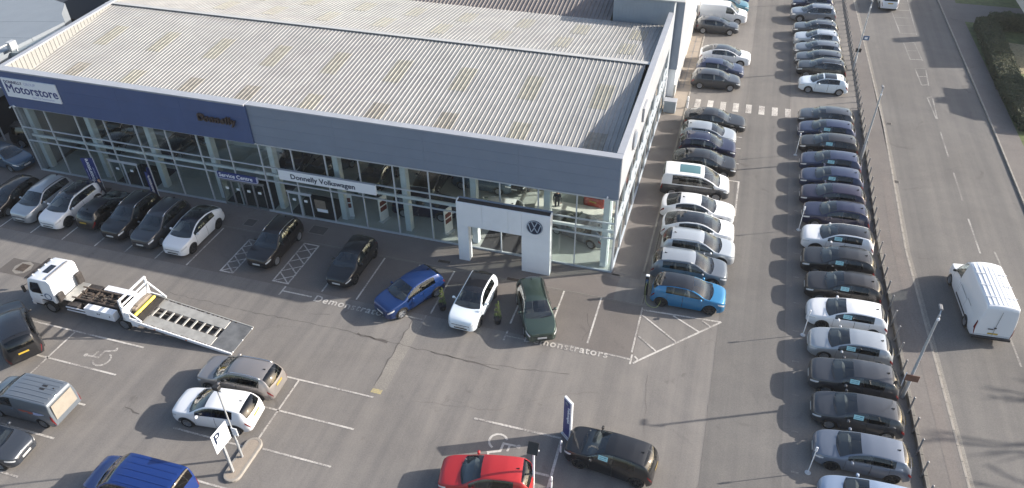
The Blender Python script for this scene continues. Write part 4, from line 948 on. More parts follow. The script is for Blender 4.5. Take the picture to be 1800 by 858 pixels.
r = sign_board('service_sign', 'small navy Service Centre sign above the dark doors', -32.08, -29.05, 2.36, 2.80, YF-.10, .12, 'sign_navy')
text('lettering', 'Service Centre', 'text_white', (-1.40, -.125, .10), UP, .43, r, .004, bold=.02)
B('frame_edge', 'text_pale', (-1.56, -1.52, -.14, 0, 0, .44), (1.52, 1.56, -.14, 0, 0, .44), (-1.52, 1.52, -.14, 0, -.04, 0), parent=r)
def roundel(par, cx, cz, R, y, rot=None):
    n = 40; g = MB(); g.add([(cx+R*math.cos(2*math.pi*k/n), y, cz+R*math.sin(2*math.pi*k/n)) for k in range(n)]+[(cx+R*math.cos(2*math.pi*k/n), y+.05, cz+R*math.sin(2*math.pi*k/n)) for k in range(n)], [tuple(range(n))]+[(k, (k+1) % n, n+(k+1) % n, n+k) for k in range(n)]); o = g.obj('emblem_disc', 'vw_navy', par)
    g = MB(); t = R*.115
    for pts in ([(-.36, .86), (0, .08), (.36, .86)], [(-.80, .48), (-.40, -.72), (0, .0), (.40, -.72), (.80, .48)]):
        for a, b in zip(pts[:-1], pts[1:]): g.bar((cx+a[0]*R*.93, y-.008, cz+a[1]*R*.93), (cx+b[0]*R*.93, y-.008, cz+b[1]*R*.93), t, .012, up=(0, 1, 0))
    g.obj('emblem_lines', 'vw_line', o)
    g = MB(); vs = []
    for rr in (R*.90, R*.985):
        for k in range(n): vs.append((cx+rr*math.cos(2*math.pi*k/n), y-.009, cz+rr*math.sin(2*math.pi*k/n)))
    g.add(vs, [(k, (k+1) % n, n+(k+1) % n, n+k) for k in range(n)]); g.obj('emblem_ring', 'vw_line', o)
# white entrance portal
r = empty('entrance_portal', (-11.3, 34.43, 0)); tag(r, 'white entrance portal with round navy emblem on its wide right pier', 'portal')
Dp = .52
B('pier', 'white_panel', (-2.97, -2.26, 0, Dp, 0, 2.72), parent=r, b=.008); B('pier', 'white_panel', (1.15, 2.92, 0, Dp, 0, 2.72), parent=r, b=.008)
for a, b in ((-2.97, -1.33), (-1.325, .31), (.315, 1.145), (1.15, 2.92)): B('lintel_panel', 'white_panel', (a, b-.005, 0, Dp, 2.725, 4.42), parent=r, b=.008)
B('cap_channel', 'chassis', (-2.9, 2.85, .10, Dp-.02, 4.42, 4.45), parent=r); B('cap_lip', 'grey_panel', (-2.97, 2.92, Dp-.08, Dp, 4.425, 4.53), parent=r); B('cap_lip', 'white_panel', (-2.97, -2.91, .08, Dp-.085, 4.425, 4.50), (2.86, 2.92, .08, Dp-.085, 4.425, 4.50), parent=r)
roundel(r, 1.96, 3.52, .50, -.06)
# side fascia signs
r = empty('side_roundel_sign', (XR_+.06, 40.2, 7.0)); tag(r, 'slim blue emblem sign on the right side fascia near the corner', 'sign')
g = MB(); g.tube((0, 0, 0), (.10, 0, 0), .62, .62, 28); g.obj('disc', 'coping', r); g = MB(); g.tube((.098, 0, 0), (.112, 0, 0), .5, .5, 28); g.obj('disc_face', 'grey_panel', r)
r = empty('side_panel_sign', (XR_+.05, 43.9, 6.6)); tag(r, 'small pale grey box sign on the right side fascia', 'sign'); B('box', 'coping', (0, .14, -.7, .7, 0, .95), parent=r, b=.01)
# small cameras on the fascia corners
for x, y, z, lb in ((-48.2, YF-.25, 5.42, 'white security camera pair under the left fascia corner'), (-5.35, YF-.12, 5.62, 'tiny white security camera on the grey fascia near the right corner')):
    r = empty('security_camera', (x, y, z)); tag(r, lb, 'camera'); MB().tube((0, 0, 0), (0, -.10, -.03), .05, .05, 10).obj('housing', 'white_metal', r); MB().tube((0, .02, .0), (0, .18, .02), .02, .02, 6).obj('bracket', 'white_metal', r)
    if x < -40: MB().tube((.25, .05, .1), (.45, -.02, .08), .05, .05, 10).obj('housing', 'white_metal', r)

# ---- interior fittings
for x0, x1, d, lb in ((-41.6, -38.3, 2.6, 'dark entrance matting inside the left doors'), (-32.3, -28.5, 3.0, 'dark entrance matting inside the service doors'), (-27.2, -23.7, 2.4, 'dark entrance matting inside the main doors'), (-13.4, -10.3, 2.2, 'dark entrance matting behind the portal')):
    r = empty('entrance_mat', ((x0+x1)/2, YF+.2, .03)); tag(r, lb, 'doormat'); B('pile', 'carpet', ((x0-x1)/2, (x1-x0)/2, 0, d, .0, .012), parent=r); B('edge_trim', 'alu', ((x0-x1)/2, (x1-x0)/2, d, d+.03, .0, .014), parent=r)
def desk(x, y, rz, lb):
    r = empty('sales_desk', (x, y, .03), rz); tag(r, lb, 'desk'); B('desk_top', 'white_panel', (-.8, .8, -.4, .4, .70, .74), parent=r, b=.008)
    for sx in (-.74, .70): B('leg', 'alu', (sx, sx+.04, -.36, .36, 0, .698), parent=r)
    B('monitor', 'black_gloss', (-.25, .25, .1, .13, .80, 1.12), parent=r)
for k, (x, y) in enumerate(((-36.5, 47.5), (-33, 47.8), (-20.2, 50.5), (-16.8, 50.5))): desk(x, y, .3*k, ['white sales desk behind the first blue fascia windows', 'second white sales desk deeper in the showroom', 'white sales desk far behind the main sign', 'white sales desk at the back near the portal'][k])
def board(x, y, rz, lb):
    r = empty('display_board', (x, y, .03), rz); tag(r, lb, 'display board'); B('panel', 'sign_white', (-.4, .4, -.03, .03, .05, 1.95), parent=r, b=.01); B('poster', 'cloth_red', (-.3, .3, -.037, -.032, .8, 1.15), (-.3, .3, -.037, -.032, 1.25, 1.6), parent=r); B('foot', 'alu', (-.4, .4, -.2, .2, 0, .045), parent=r)
board(-20.6, 37.0, RAD(72), 'white poster board just inside the glass right of the main sign'); board(-15.9, 36.9, RAD(72), 'white poster board inside the glass left of the portal'); board(-23.1, 36.6, RAD(20), 'white leaflet stand leaning inside beside the main doors')
part = empty('glass_office', (-34.5, 43, .03)); tag(part, 'pale partition office box inside behind the blue fascia', 'office')
B('partition', 'interior_wall', (-2.5, 2.5, 0, .1, 0, 2.3), (-2.5, -2.4, .1, 3, 0, 2.3), parent=part); B('lid', 'white_panel', (-2.6, 2.6, -.1, 3.1, 2.3, 2.38), parent=part)
part = empty('display_plinth', (-7.9, 44, .03)); tag(part, 'low cream seating platform behind the portal', 'plinth'); B('base', 'interior_wall', (-3.2, 2.3, -3.2, -2.2, 0, .45), parent=part, b=.02)
# neighbouring building at the top left
nb = empty('neighbour_building', (-60, 48, 0)); tag(nb, 'grey sheeted neighbouring roof left of the showroom', 'building')
def slab(name, m, pts, z0, z1, off=(0, 0)):
    n = len(pts); g = MB(); g.add([(x+60+off[0], y-48+off[1], z1+(x+55)*.10) for x, y in pts]+[(x+60+off[0], y-48+off[1], z0) for x, y in pts], [tuple(range(n)), tuple(range(2*n-1, n-1, -1))]+[(i, (i+1) % n, n+(i+1) % n, n+i) for i in range(n)]); return g.obj(name, m, nb)
mat('rail_grey', (.42, .43, .44), .4); mat('neighbour_sheet', (0.215, 0.238, 0.262), .55, var=.06, vscale=.5); mat('neighbour_trim', (.26, .30, .31), .5)
NBP = [(-55.05, 41.4), (-55.05, 44.95), (-55.05, 48.5), (-57.2, 50.5), (-59.2, 53.0)]
for k in range(5):   # broad roof sheets running up the pitch
    ya_, yb_ = 34.0+3.65*(k)-.0, 34.0+3.65*(k+1)-.035
    if k < 4: slab('roof_sheet', 'neighbour_sheet', [(-55.05, ya_), (-55.05, yb_), (-75, yb_), (-75, ya_)], 3.0, 6.0)
slab('roof_sheet', 'neighbour_sheet', [(-55.05, 48.6), (-57.2, 50.5), (-59.4, 53.2), (-75, 60), (-75, 48.6)], 3.0, 6.0)
slab('eaves_gutter', 'neighbour_trim', [(-54.2, 42.5), (-54.35, 48.2), (-54.98, 48.4), (-54.98, 42.5)], 5.3, 5.75)
slab('wall', 'gap_shade', [(-55.4, 34), (-55.4, 48.5), (-57.6, 50.4), (-60, 53.2), (-75, 60), (-75, 34)], 0, 2.9)
g = MB(); g.box(-6, -1.2, 7.5, 40, 0, 3.0); g.obj('shaded_gap_block', 'gap_shade', nb)  # block coloured near-black for the shadowed gap beyond the roof end
rail = empty('white_pipe_rail', (-54.6, 39.8, 0)); tag(rail, 'white handrail frame in the gap left of the showroom', 'railing')
MB().bar((0, -3.5, 6.6), (0, 3.2, 6.6), .10, .10).obj('rail', 'rail_grey', rail); 
for yy in (-3.4, -1.2, 1.0, 3.1): MB().bar((0, yy, 0), (0, yy, 6.55), .09, .09).obj('post', 'rail_grey', rail)
B('box', 'rail_grey', (-.2, .2, 2.5, 3.15, 6.1, 6.7), parent=rail)

# ------------------------------------------------------------------ vehicles
GR = 'cars parked nose in along the low boundary wall'; GM = 'cars parked along the right side of the showroom'; GF = 'cars parked in front of the showroom glass'; GI = 'cars displayed inside the showroom'; GB = 'vehicles parked in the near bays'
paint('grey_dk', (.045, .052, .065), .4)
# right-hand row, nearest first
R_ = [
 ('hatch', 'ice', 8.75, 22.75, 180, 'ice blue hatchback cut off by the bottom edge, first in the wall row', {}),
 ('hatch', 'grey_blue', 8.55, 25.35, 180, 'blue grey hatchback second from the bottom in the wall row', dict(rim='rim_dark')),
 ('hatch', 'dark_grey', 8.50, 27.83, 180, 'dark grey hatchback behind the blue grey one, cyan window card, in the wall row', dict(card=True)),
 ('suv_plain', 'dark_grey', 8.40, 30.05, 180, 'charcoal crossover beside the lamp post with the brown sign', dict(card=True)),
 ('hatch', 'silver', 8.38, 32.55, 180, 'silver hatchback with silver wheels next to the white one in the wall row', dict(card=True)),
 ('hatch', 'white', 8.32, 35.05, 180, 'white hatchback with white roof and black wheels in the wall row', dict(card=True, rim='rim_dark')),
 ('suv_small', 'black_brown', 8.20, 37.35, 180, 'black crossover just beyond the white roofed hatchback in the wall row', dict(card=True, rail='black_plastic')),
 ('suv_small', 'black', 8.00, 39.75, 180, 'black crossover with pale wheels before the white black-roofed car', dict(card=True, rail='black_plastic')),
 ('suv_plain', 'white', 8.05, 42.2, 180, 'white crossover with black glass roof and black wheels in the wall row', dict(card=True, rim='rim_dark', roof='black_gloss')),
 ('suv_small', 'navy', 8.05, 44.9, 180, 'very dark navy crossover just past the white black-roofed car', dict(card=False, rail='black_plastic')),
 ('hatch', 'navy_plum', 7.95, 47.3, 180, 'plum navy hatchback between navy crossover and blue hatchback', dict()),
 ('hatch', 'blue', 7.93, 49.55, 180, 'blue hatchback, nearer of the adjoining blue pair in the wall row', dict(card=True)),
 ('hatch', 'blue', 7.93, 51.85, 180, 'blue hatchback, farther of the adjoining blue pair, beside the lamp post', dict(card=True)),
 ('hatch', 'black_brown', 7.88, 54.5, 180, 'black hatchback sandwiched between blue cars in the wall row', dict(card=True)),
 ('hatch', 'blue', 7.78, 56.75, 180, 'blue hatchback second from the zebra crossing in the wall row', dict(card=True)),
 ('hatch', 'dark_grey', 7.80, 59.0, 180, 'dark hatchback right beside the zebra crossing, overlapping its end', dict()),
 ('small', 'white_blue', 7.95, 65.35, 182, 'pale blue white small hatchback beyond the zebra, roof half black', dict(half=True)),
 ('suv_small', 'black', 7.85, 68.35, 180, 'black crossover next beyond the pale small hatchback', dict()),
 ('hatch', 'dark_grey', 7.70, 70.5, 180, 'dark grey hatchback third beyond the zebra in the wall row', dict()),
 ('hatch', 'grey', 7.62, 72.75, 180, 'grey hatchback fourth beyond the zebra in the wall row', dict()),
 ('suv_small', 'pale_silver', 7.55, 75.1, 180, 'pale silver crossover in the far part of the wall row', dict()),
 ('suv_small', 'dark_grey', 7.45, 77.7, 180, 'dark crossover behind the pale silver one in the far wall row', dict()),
 ('suv', 'midgrey', 7.30, 82.0, 184, 'grey estate-like suv standing angled beyond a gap in the far row', dict()),
 ('hatch', 'navy', 7.3, 85.2, 180, 'dark car at the very top edge of the wall row', dict()),
]
for ty, c, x, y, h, lb, kw in R_:
    half = kw.pop('half', False); o = car(ty, c, x+(.46 if y < 62 else .22), y, h, lb, group=GR, drop=('door_handle', 'wiper') if y > 60 else (), **kw)
    if half:
        q, parts, s = TYPES[ty]; g = MB(); vs = []
        for i in range(7):
            t = 2.0+(2.95-2.0)*i/6; rr, ye = s.ring(t)
            for j in range(9): yy = (j/4-1)*ye*.97; vs.append((q['L']/2-t, yy, s.top(t)-(s.top(t)-rr[12][1])*(yy/ye)**2+.012))
        g.add(vs, [(i*9+j, (i+1)*9+j, (i+1)*9+j+1, i*9+j+1) for i in range(6) for j in range(8)]); g.obj('glass_roof', 'black_gloss', o, True)
M_ = [
 ('ev_hatch', 'azure', .02, 34.42, 1, 'bright blue electric hatchback with black roof, plugged in at the charger', dict(roof='black_gloss', rim='rim_dark')),
 ('id4', 'slate', -.22, 36.75, 3, 'blue grey crossover with silver roof beside the charger', dict(roof='silver', rail='silver_rail')),
 ('id4', 'pale_silver', .08, 38.95, 2, 'pale silver crossover with silver roof, third from the charger', dict(rail='silver_rail')),
 ('coupe_suv', 'white', -.12, 40.95, 3, 'white coupe crossover with black roof between silver and white cars', dict(roof='black_gloss')),
 ('fastback', 'white', -.36, 43.3, 2, 'long all white fastback with dark rear glass beside the two tone van', dict(rim='rim_dark')),
 ('electric_bus', 'dark_grey', -.85, 46.15, 4, 'two tone electric van, white above dark grey, large glass roof', dict(upper='white', cat='van', name='parked_van', mirror='black_plastic')),
 ('coupe_suv', 'black', -.5, 49.2, 3, 'black coupe crossover with chrome window line beyond the two tone van', dict()),
 ('suv_small', 'navy', -.5, 51.75, 2, 'dark navy crossover with bright roof rails in the showroom side row', dict()),
 ('hatch', 'silver', -.6, 53.75, 2, 'light silver hatchback between navy crossover and black saloon', dict()),
 ('fastback', 'black', -.3, 56.15, 2, 'black saloon next to the zebra crossing on the showroom side', dict()),
 ('hatch', 'dark_grey', -.85, 63.7, 4, 'dark grey hatchback just past the zebra beside the workshop', dict()),
 ('hatch', 'blue', -.70, 66.1, 2, 'blue hatchback between dark grey and white cars beside the workshop', dict()),
 ('coupe_suv', 'white', -.45, 68.9, 2, 'white coupe with dark roof beside the workshop', dict(roof='dark_grey')),
 ('hatch', 'dark_grey', -1.75, 76.3, 3, 'dark grey hatchback parked against the white van by the workshop', dict()),
 ('van', 'white', -1.45, 79.4, 1, 'white van parked far up beside the workshop', dict(cat='van', name='parked_van')),
 ('hatch', 'teal', -1.1, 82.6, 2, 'teal hatchback mostly hidden behind the far white van', dict()),
 ('suv', 'royal', -1.3, 85.3, 2, 'royal blue car at the top edge beyond the teal one', dict()),
]
MATS['silver_rail'] = PAINTS['silver']
for ty, c, x, y, h, lb, kw in M_: car(ty, c, x, y, h, lb, group=GM, drop=('door_handle', 'wiper') if y > 60 else (), **kw)
F_ = [
 ('hatch', 'black_brown', -46.75, 31.6, -90, 'black car cut off by the left edge of the front row', {}),
 ('mpv', 'silver', -44.2, 31.9, -90, 'silver grey people carrier at the left of the front row', dict(rail='black_plastic')),
 ('id4', 'white', -41.75, 31.85, -90, 'white electric crossover with black roof near the left banner', dict(roof='black_gloss', rim='rim_dark')),
 ('small', 'black', -39.3, 32.2, 90, 'small black car parked nose to the glass, red tail lights showing', {}),
 ('suv', 'black', -36.85, 31.95, -90, 'black suv with bright roof rails, left of the dark grey people mover', {}),
 ('mpv', 'dark_grey', -34.35, 31.75, -90, 'dark grey people mover with roof rails beside the white black-roofed car', {}),
 ('coupe_suv', 'white', -31.85, 31.75, -90, 'white coupe crossover with black roof at the right end of the left block', dict(roof='black_gloss', rim='rim_dark')),
 ('suv', 'black_brown', -25.95, 32.05, -91, 'black suv with chrome trim standing between two cross-hatched boxes', {}),
 ('hatch', 'black', -20.35, 31.75, -91, 'black hatchback alone on the demonstrator bays in the shade', dict(rim='rim_dark')),
 ('suv_plain', 'royal', -15.72, 29.95, -119, 'blue crossover standing skewed on the demonstrator lettering', {}),
 ('suv_plain', 'white_blue', -11.85, 30.3, -91.5, 'pale silver car with black glass roof between the two potted topiaries', dict(roof='black_gloss', rim='rim_dark')),
 ('suv', 'green', -8.20, 30.6, -65, 'dark green suv parked at an angle on the demonstrator bays', dict(rail='black_plastic', clad='black_plastic')),
]
for ty, c, x, y, h, lb, kw in F_: car(ty, c, x, y, h, lb, group=GF, **kw)
N_ = [
 ('suv', 'stone', -21.55, 21.35, 182, 'stone silver suv beyond the white one in the middle bays', dict()),
 ('suv_plain', 'white', -21.5, 19.15, 186, 'white crossover with dark rear window behind the parking sign', dict()),
 ('suv_plain', 'red', -7.35, 19.15, 190, 'red crossover at the bottom edge with dark windows', dict(rails=None)),
 ('ev_hatch', 'black', -2.15, 22.0, 174, 'black electric hatchback in the lower middle beside the totem', dict(rim='rim_dark', card=True)),
 ('large_suv', 'black', -35.7, 20.72, 147, 'large black four by four with yellow rear plate at the left edge', dict(rim='rim_dark')),
 ('van_compact', 'van_grey', -30.95, 16.95, 181, 'dusty grey van with red logo on its side at the left edge', dict(cat='van', name='parked_van', mirror='van_grey')),
 ('hatch', 'grey_dk', -31.0, 14.25, 4, 'dark metallic car nose at the bottom left edge', dict()),
 ('kombi', 'van_blue', -22.3, 14.28, 181, 'bright blue van with ribbed roof at the bottom edge', dict(cat='van', name='parked_van')),
]
for ty, c, x, y, h, lb, kw in N_:
    kw.pop('rails', None); o = car(ty, c, x, y, h, lb, group=GB, **kw)
    if ty == 'van_compact':
        q, parts, s = TYPES[ty]; g = MB(); vs = []
        cols = []
        for i in range(13):
            t = 2.45+1.0*i/12
            for j in range(5):
                hgt = .35+.55*math.sin(math.pi*i/12); r = 5.2+(j/4-.35)*1.6*hgt+(.5*(1-i/12)); vs.append(s.pt(t, r, 1)+s.nrm(t, r, 1)*.006)
        g.add(vs, [(i*5+j, (i+1)*5+j, (i+1)*5+j+1, i*5+j+1) for i in range(12) for j in range(4)]); mat('logo_red', (.30, .075, .05), .5); g.obj('side_logo', 'logo_red', o)
        g = MB()
        for k in range(4): p0 = s.pt(3.35, 6.3-k*.55, 1); n0 = s.nrm(3.35, 6.3-k*.55, 1); p1 = s.pt(4.0-.1*k, 6.2-k*.55, 1); n1 = s.nrm(4.0-.1*k, 6.2-k*.55, 1); g.bar(p0+n0*.008, p1+n1*.008, .03, .01)
        g.obj('side_print', 'text_pale', o)
        g = MB(); g.quad(*[s.pt(4.445, 7.2, 1)*0+Vector((-2.237 if False else -2.243, yy, zz)) for yy, zz in ((-.70, .70), (.70, .70), (.66, 1.62), (-.66, 1.62))]); mat('dusty_tail', (.25, .225, .19), .8, var=.1); g.obj('tail_door', 'dusty_tail', o, recalc=False)
        MB().bbox(-1.35, -1.05, -.30, .02, 1.835, 1.85, .005).obj('roof_vent', 'black_plastic', o); MB().tube((-1.75, -.2, 1.8), (-1.75, -.2, 1.88), .05, .03, 8).obj('roof_antenna', 'black_plastic', o)
pv = car('panel_van', 'white', 16.05, 38.5, 94.2, 'tall white panel van driving away on the road', cat='van', name='panel_van', mirror='black_plastic')
mat('seam_grey', (.20, .21, .22), .6)
MB().box(-2.958, -2.948, -.012, .012, .62, 2.30).obj('door_split', 'seam_grey', pv); MB().box(-2.958, -2.948, -.90, .90, .60, .612).obj('door_split', 'seam_grey', pv)
MB().bbox(-2.985, -2.94, .06, .34, 1.02, 1.07, .01).obj('door_handle', 'black_plastic', pv); MB().bbox(-2.98, -2.94, -.06, .06, 1.10, 1.18, .01).obj('lock_plate', 'black_plastic', pv)
MB().bbox(-3.06, -2.80, -.98, .98, .34, .52, .03).obj('rear_bumper', 'black_plastic', pv)
for sg in (1, -1):
    MB().bbox(-1.9, .55, min(sg*1.008, sg*1.022), max(sg*1.008, sg*1.022), .50, .60, .004).obj('rub_strip', 'black_plastic', pv); MB().bbox(-.9, .35, min(sg*1.0, sg*1.016), max(sg*1.0, sg*1.016), 1.30, 1.325, .003).obj('slide_rail', 'seam_grey', pv)
    MB().bbox(-1.65, -1.0, min(sg*1.006, sg*1.018), max(sg*1.006, sg*1.018), 1.42, 1.45, .003).obj('body_seam', 'seam_grey', pv)
for k in range(3): MB().bbox(-2.1+k*1.0, -2.06+k*1.0, -.80, .80, 2.60, 2.632, .004).obj('roof_rib', 'paint_white', pv)
car('suv', 'white', 15.25, 88.7, 92, 'white suv driving away at the top of the road', rail='black_plastic', name='road_car')
L_ = [('hatch', 'bluegrey', -51.4, 35.9, -8, 'blue grey car standing in the gap left of the showroom', {}), ('large_suv', 'black', -51.0, 39.2, 8, 'large black vehicle in the dark gap behind the blue grey car', {})]
for ty, c, x, y, h, lb, kw in L_: car(ty, c, x, y, h, lb, **kw)
I_ = [('suv', 'black', -45.2, 40.6, -70, 'black suv inside behind the Motorstore windows'), ('hatch', 'dark_grey', -39.6, 41.2, -100, 'dark grey car inside behind the left banner windows'), ('suv', 'navy', -30.0, 42.0, -80, 'navy suv inside near the blue fascia end'),
 ('hatch', 'black', -27.0, 41.5, -110, 'black hatchback inside left of the main sign'), ('id4', 'green', -22.9, 41.0, -95, 'green crossover inside behind the main sign'), ('suv', 'black', -19.0, 42.0, -90, 'black suv inside right of the main sign'), ('suv', 'navy', -18.2, 38.6, 5, 'navy suv sideways inside close to the glass'),
 ('id4', 'white', -13.6, 38.9, 185, 'white car sideways inside behind the portal left pier'), ('mpv', 'bluegrey', -15.4, 42.8, 0, 'blue grey car sideways deep inside left of the portal'), ('suv', 'black', -13.0, 44.4, -90, 'black suv inside above the portal'), ('hatch', 'orange_red', -6.7, 43.9, 75, 'orange red hatchback inside at the right corner glass'), ('hatch', 'slate', -7.5, 39.0, 160, 'slate grey car inside the right corner glass')]
for ty, c, x, y, h, lb in I_: car(ty, c, x, y, h, lb, group=GI, name='display_car', z=.03, drop=('door_handle', 'wiper', 'seat', 'rear_seat', 'dashboard', 'lower_grille'))

# ------------------------------------------------------------------ recovery truck with tilted deck (front faces -X)
tr = empty('recovery_truck', (-30.4, 24.17, 0), math.pi); tag(tr, 'white recovery truck with its flat deck tilted down to the tarmac', 'truck')
def TB(name, m, *boxes, b=.01, parent=tr):
    mb = MB()
    for bb in boxes: mb.bbox(*bb, b)
    return mb.obj(name, m, parent)
# cab lofted from side outline
def cab():
    o = [(4.50, .82), (4.42, 2.30), (4.55, 2.46), (5.75, 2.44), (5.98, 2.34), (6.28, 1.55), (6.36, .95), (6.32, .52), (5.62, .50), (5.60, .80), (5.48, .98), (4.72, .98), (4.62, .82)]
    mb = MB(); W = 1.06; n = len(o)
    ins = [1.0 if z < 1.5 else .955 for x, z in o]
    L_ = [(x, W*k, z) for (x, z), k in zip(o, ins)]; R_2 = [(x, -W*k, z) for (x, z), k in zip(o, ins)]
    mb.add(L_+R_2, [tuple(range(n)), tuple(range(2*n-1, n-1, -1))]+[(i, n+i, n+(i+1) % n, (i+1) % n) for i in range(n)])
    me = mb.mesh('cab', 'white_metal'); b = bmesh.new(); b.from_mesh(me); bmesh.ops.bevel(b, geom=[e for e in b.edges if e.calc_face_angle(0) > .5], offset=.05, segments=3, affect='EDGES', profile=.6); b.to_mesh(me); b.free()
    me.polygons.foreach_set('use_smooth', [True]*len(me.polygons)); me.set_sharp_from_angle(angle=RAD(50))
    return obj_of('cab', me, tr)
cb = cab()
MB().quad((5.995, -.88, 2.24), (5.995, .88, 2.24), (6.275, .95, 1.58), (6.275, -.95, 1.58)).obj('windscreen', 'car_glass_dark', cb) if False else None
g = MB(); g.add([(6.03, -.86, 2.27), (6.03, .86, 2.27), (6.31, .93, 1.58), (6.31, -.93, 1.58)], [(0, 1, 2, 3)]); g.obj('windscreen', 'black_gloss', cb)
for sgn in (1, -1):
    y = sgn*1.045; g = MB(); g.add([(5.25, y, 2.24), (5.82, y, 2.20), (6.08, sgn*1.067, 1.58), (5.98, sgn*1.069, 1.42), (5.25, sgn*1.069, 1.42)], [(0, 1, 2, 3, 4)]); g.obj('side_window', 'black_gloss', cb)
    g = MB(); g.tube((6.10, sgn*1.05, 2.0), (6.22, sgn*1.28, 1.98), .02, .02, 6); g.bbox(6.14, 6.28, min(sgn*1.20, sgn*1.36), max(sgn*1.20, sgn*1.36), 1.55, 2.02, .03); g.obj('door_mirror', 'black_plastic', cb)
    TB('door_handle', 'black_plastic', (5.28, 5.44, min(sgn*1.055, sgn*1.085), max(sgn*1.055, sgn*1.085), 1.26, 1.31), b=.005, parent=cb)
    n = 28; g = MB(); vs = []     # blue ring emblem on the doors
    for rr in (.185, .25):
        for k in range(n): t = 2*math.pi*k/n; vs.append((4.92+rr*math.cos(t), sgn*1.068, 1.28+rr*math.sin(t)))
    g.add(vs, [(k, (k+1) % n, n+(k+1) % n, n+k) for k in range(n)]); g.obj('door_emblem', 'sign_blue', cb)
    TB('wheel_arch', 'chassis', (4.6, 5.6, min(sgn*.75, sgn*1.04), max(sgn*.75, sgn*1.04), .88, .98), parent=cb); TB('cab_step', 'chassis', (5.62, 6.2, min(sgn*.9, sgn*1.03), max(sgn*.9, sgn*1.03), .40, .52), parent=cb)
    TB('air_deflector', 'chassis', (4.20, 4.40, min(sgn*.55, sgn*1.0), max(sgn*.55, sgn*1.0), .95, 1.75 if sgn < 0 else 1.5), b=.05, parent=cb)
TB('roof_hatch', 'black_gloss', (5.05, 5.45, -.35, .35, 2.455, 2.475), b=.006, parent=cb); TB('light_bar', 'post_grey', (4.68, 4.82, -.85, .85, 2.46, 2.53), b=.02, parent=cb); TB('sun_visor', 'chassis', (6.05, 6.25, -.95, .95, 2.28, 2.33), parent=cb); TB('bumper', 'white_metal', (6.20, 6.42, -1.06, 1.06, .36, .66), b=.03, parent=cb)
for yy in (-.7, -.25, .25, .7): MB().lathe([(.05, 0), (.06, .06), (.0001, .10)], (5.78, yy, 2.43), 10).obj('marker_lamp', 'lamp_clear', cb)
# chassis
fr = TB('chassis_frame', 'chassis', (-1.35, 5.9, -.46, -.36, .72, .92), (-1.35, 5.9, .36, .46, .72, .92), *[(x, x+.08, -.36, .36, .76, .88) for x in (-1.2, -.4, .6, 1.5, 2.4, 3.3, 4.1)])
TB('sub_frame', 'rust', (-.9, 3.9, -.52, -.40, .93, 1.05), (-.9, 3.9, .40, .52, .93, 1.05), *[(x, x+.10, -.40, .40, .94, 1.03) for x in (-.2, .8, 1.7, 2.6, 3.5)])
g = MB()
for a, b, r in (((3.7, .1, .98), (.6, .1, 1.0), .055), ((3.6, -.15, .95), (1.0, -.15, .95), .04), ((3.2, .28, 1.0), (.9, .28, .96), .035)): g.tube(a, b, r, r, 8)
for k in range(16): x = random.uniform(.7, 3.8); y = random.uniform(-.33, .33); g.bbox(x, x+random.uniform(.1, .35), y-.08, y+.08, .90, random.uniform(.97, 1.10), .01)
g.obj('tilt_gear', 'rust', tr)
TB('deck_plate', 'deck_alu', (3.62, 4.30, -.80, .80, 1.0, 1.04)); TB('battery_box', 'chassis', (3.1, 3.9, .55, 1.0, .45, .88), (2.9, 3.9, -1.0, -.55, .45, .85), b=.03)
TB('side_guard', 'white_metal', (2.6, 3.95, 1.0, 1.05, .48, .56), (2.6, 3.95, 1.0, 1.05, .70, .78), (2.6, 3.95, -1.05, -1.0, .48, .56))
lk = TB('locker', 'white_metal', (.62, 2.62, .62, 1.05, .42, .98), b=.02); TB('locker', 'white_metal', (.62, 2.62, -1.05, -.62, .42, .98), b=.02)
TB('locker_latch', 'chassis', (1.55, 1.62, 1.05, 1.066, .72, .80), (1.68, 1.75, 1.05, 1.066, .72, .80), (.85, .92, 1.05, 1.066, .70, .78), b=.004, parent=lk); TB('locker_label', 'text_white', (2.2, 2.5, .7, .95, .98, .986), (1.75, 2.05, .7, .95, .98, .986), b=.002, parent=lk)
ty_, ri_ = wheel_meshes(.39, .24, 8); tm_ = ty_.mesh('truck_tyre', 'rubber', True, 35); rm_ = ri_.mesh('truck_rim', 'rim_silver')
for x, ys in ((5.1, (.95,)), (0, (.95, .66))):
    for yy in ys:
        for sgn in (1, -1):
            wv = obj_of('wheel', tm_, tr, (x, sgn*yy, .39), (0, 0, 0 if sgn > 0 else math.pi)); obj_of('rim', rm_, wv)
MB().tube((5.1, -.9, .39), (5.1, .9, .39), .07, .07, 8).obj('axle', 'chassis', tr); MB().tube((0, -.9, .39), (0, .9, .39), .09, .09, 8).obj('axle', 'chassis', tr)
for sgn in (1, -1): TB('mudguard', 'white_metal', (-.95, -.52, min(sgn*.62, sgn*1.05), max(sgn*.62, sgn*1.05), .40, .82), b=.03)
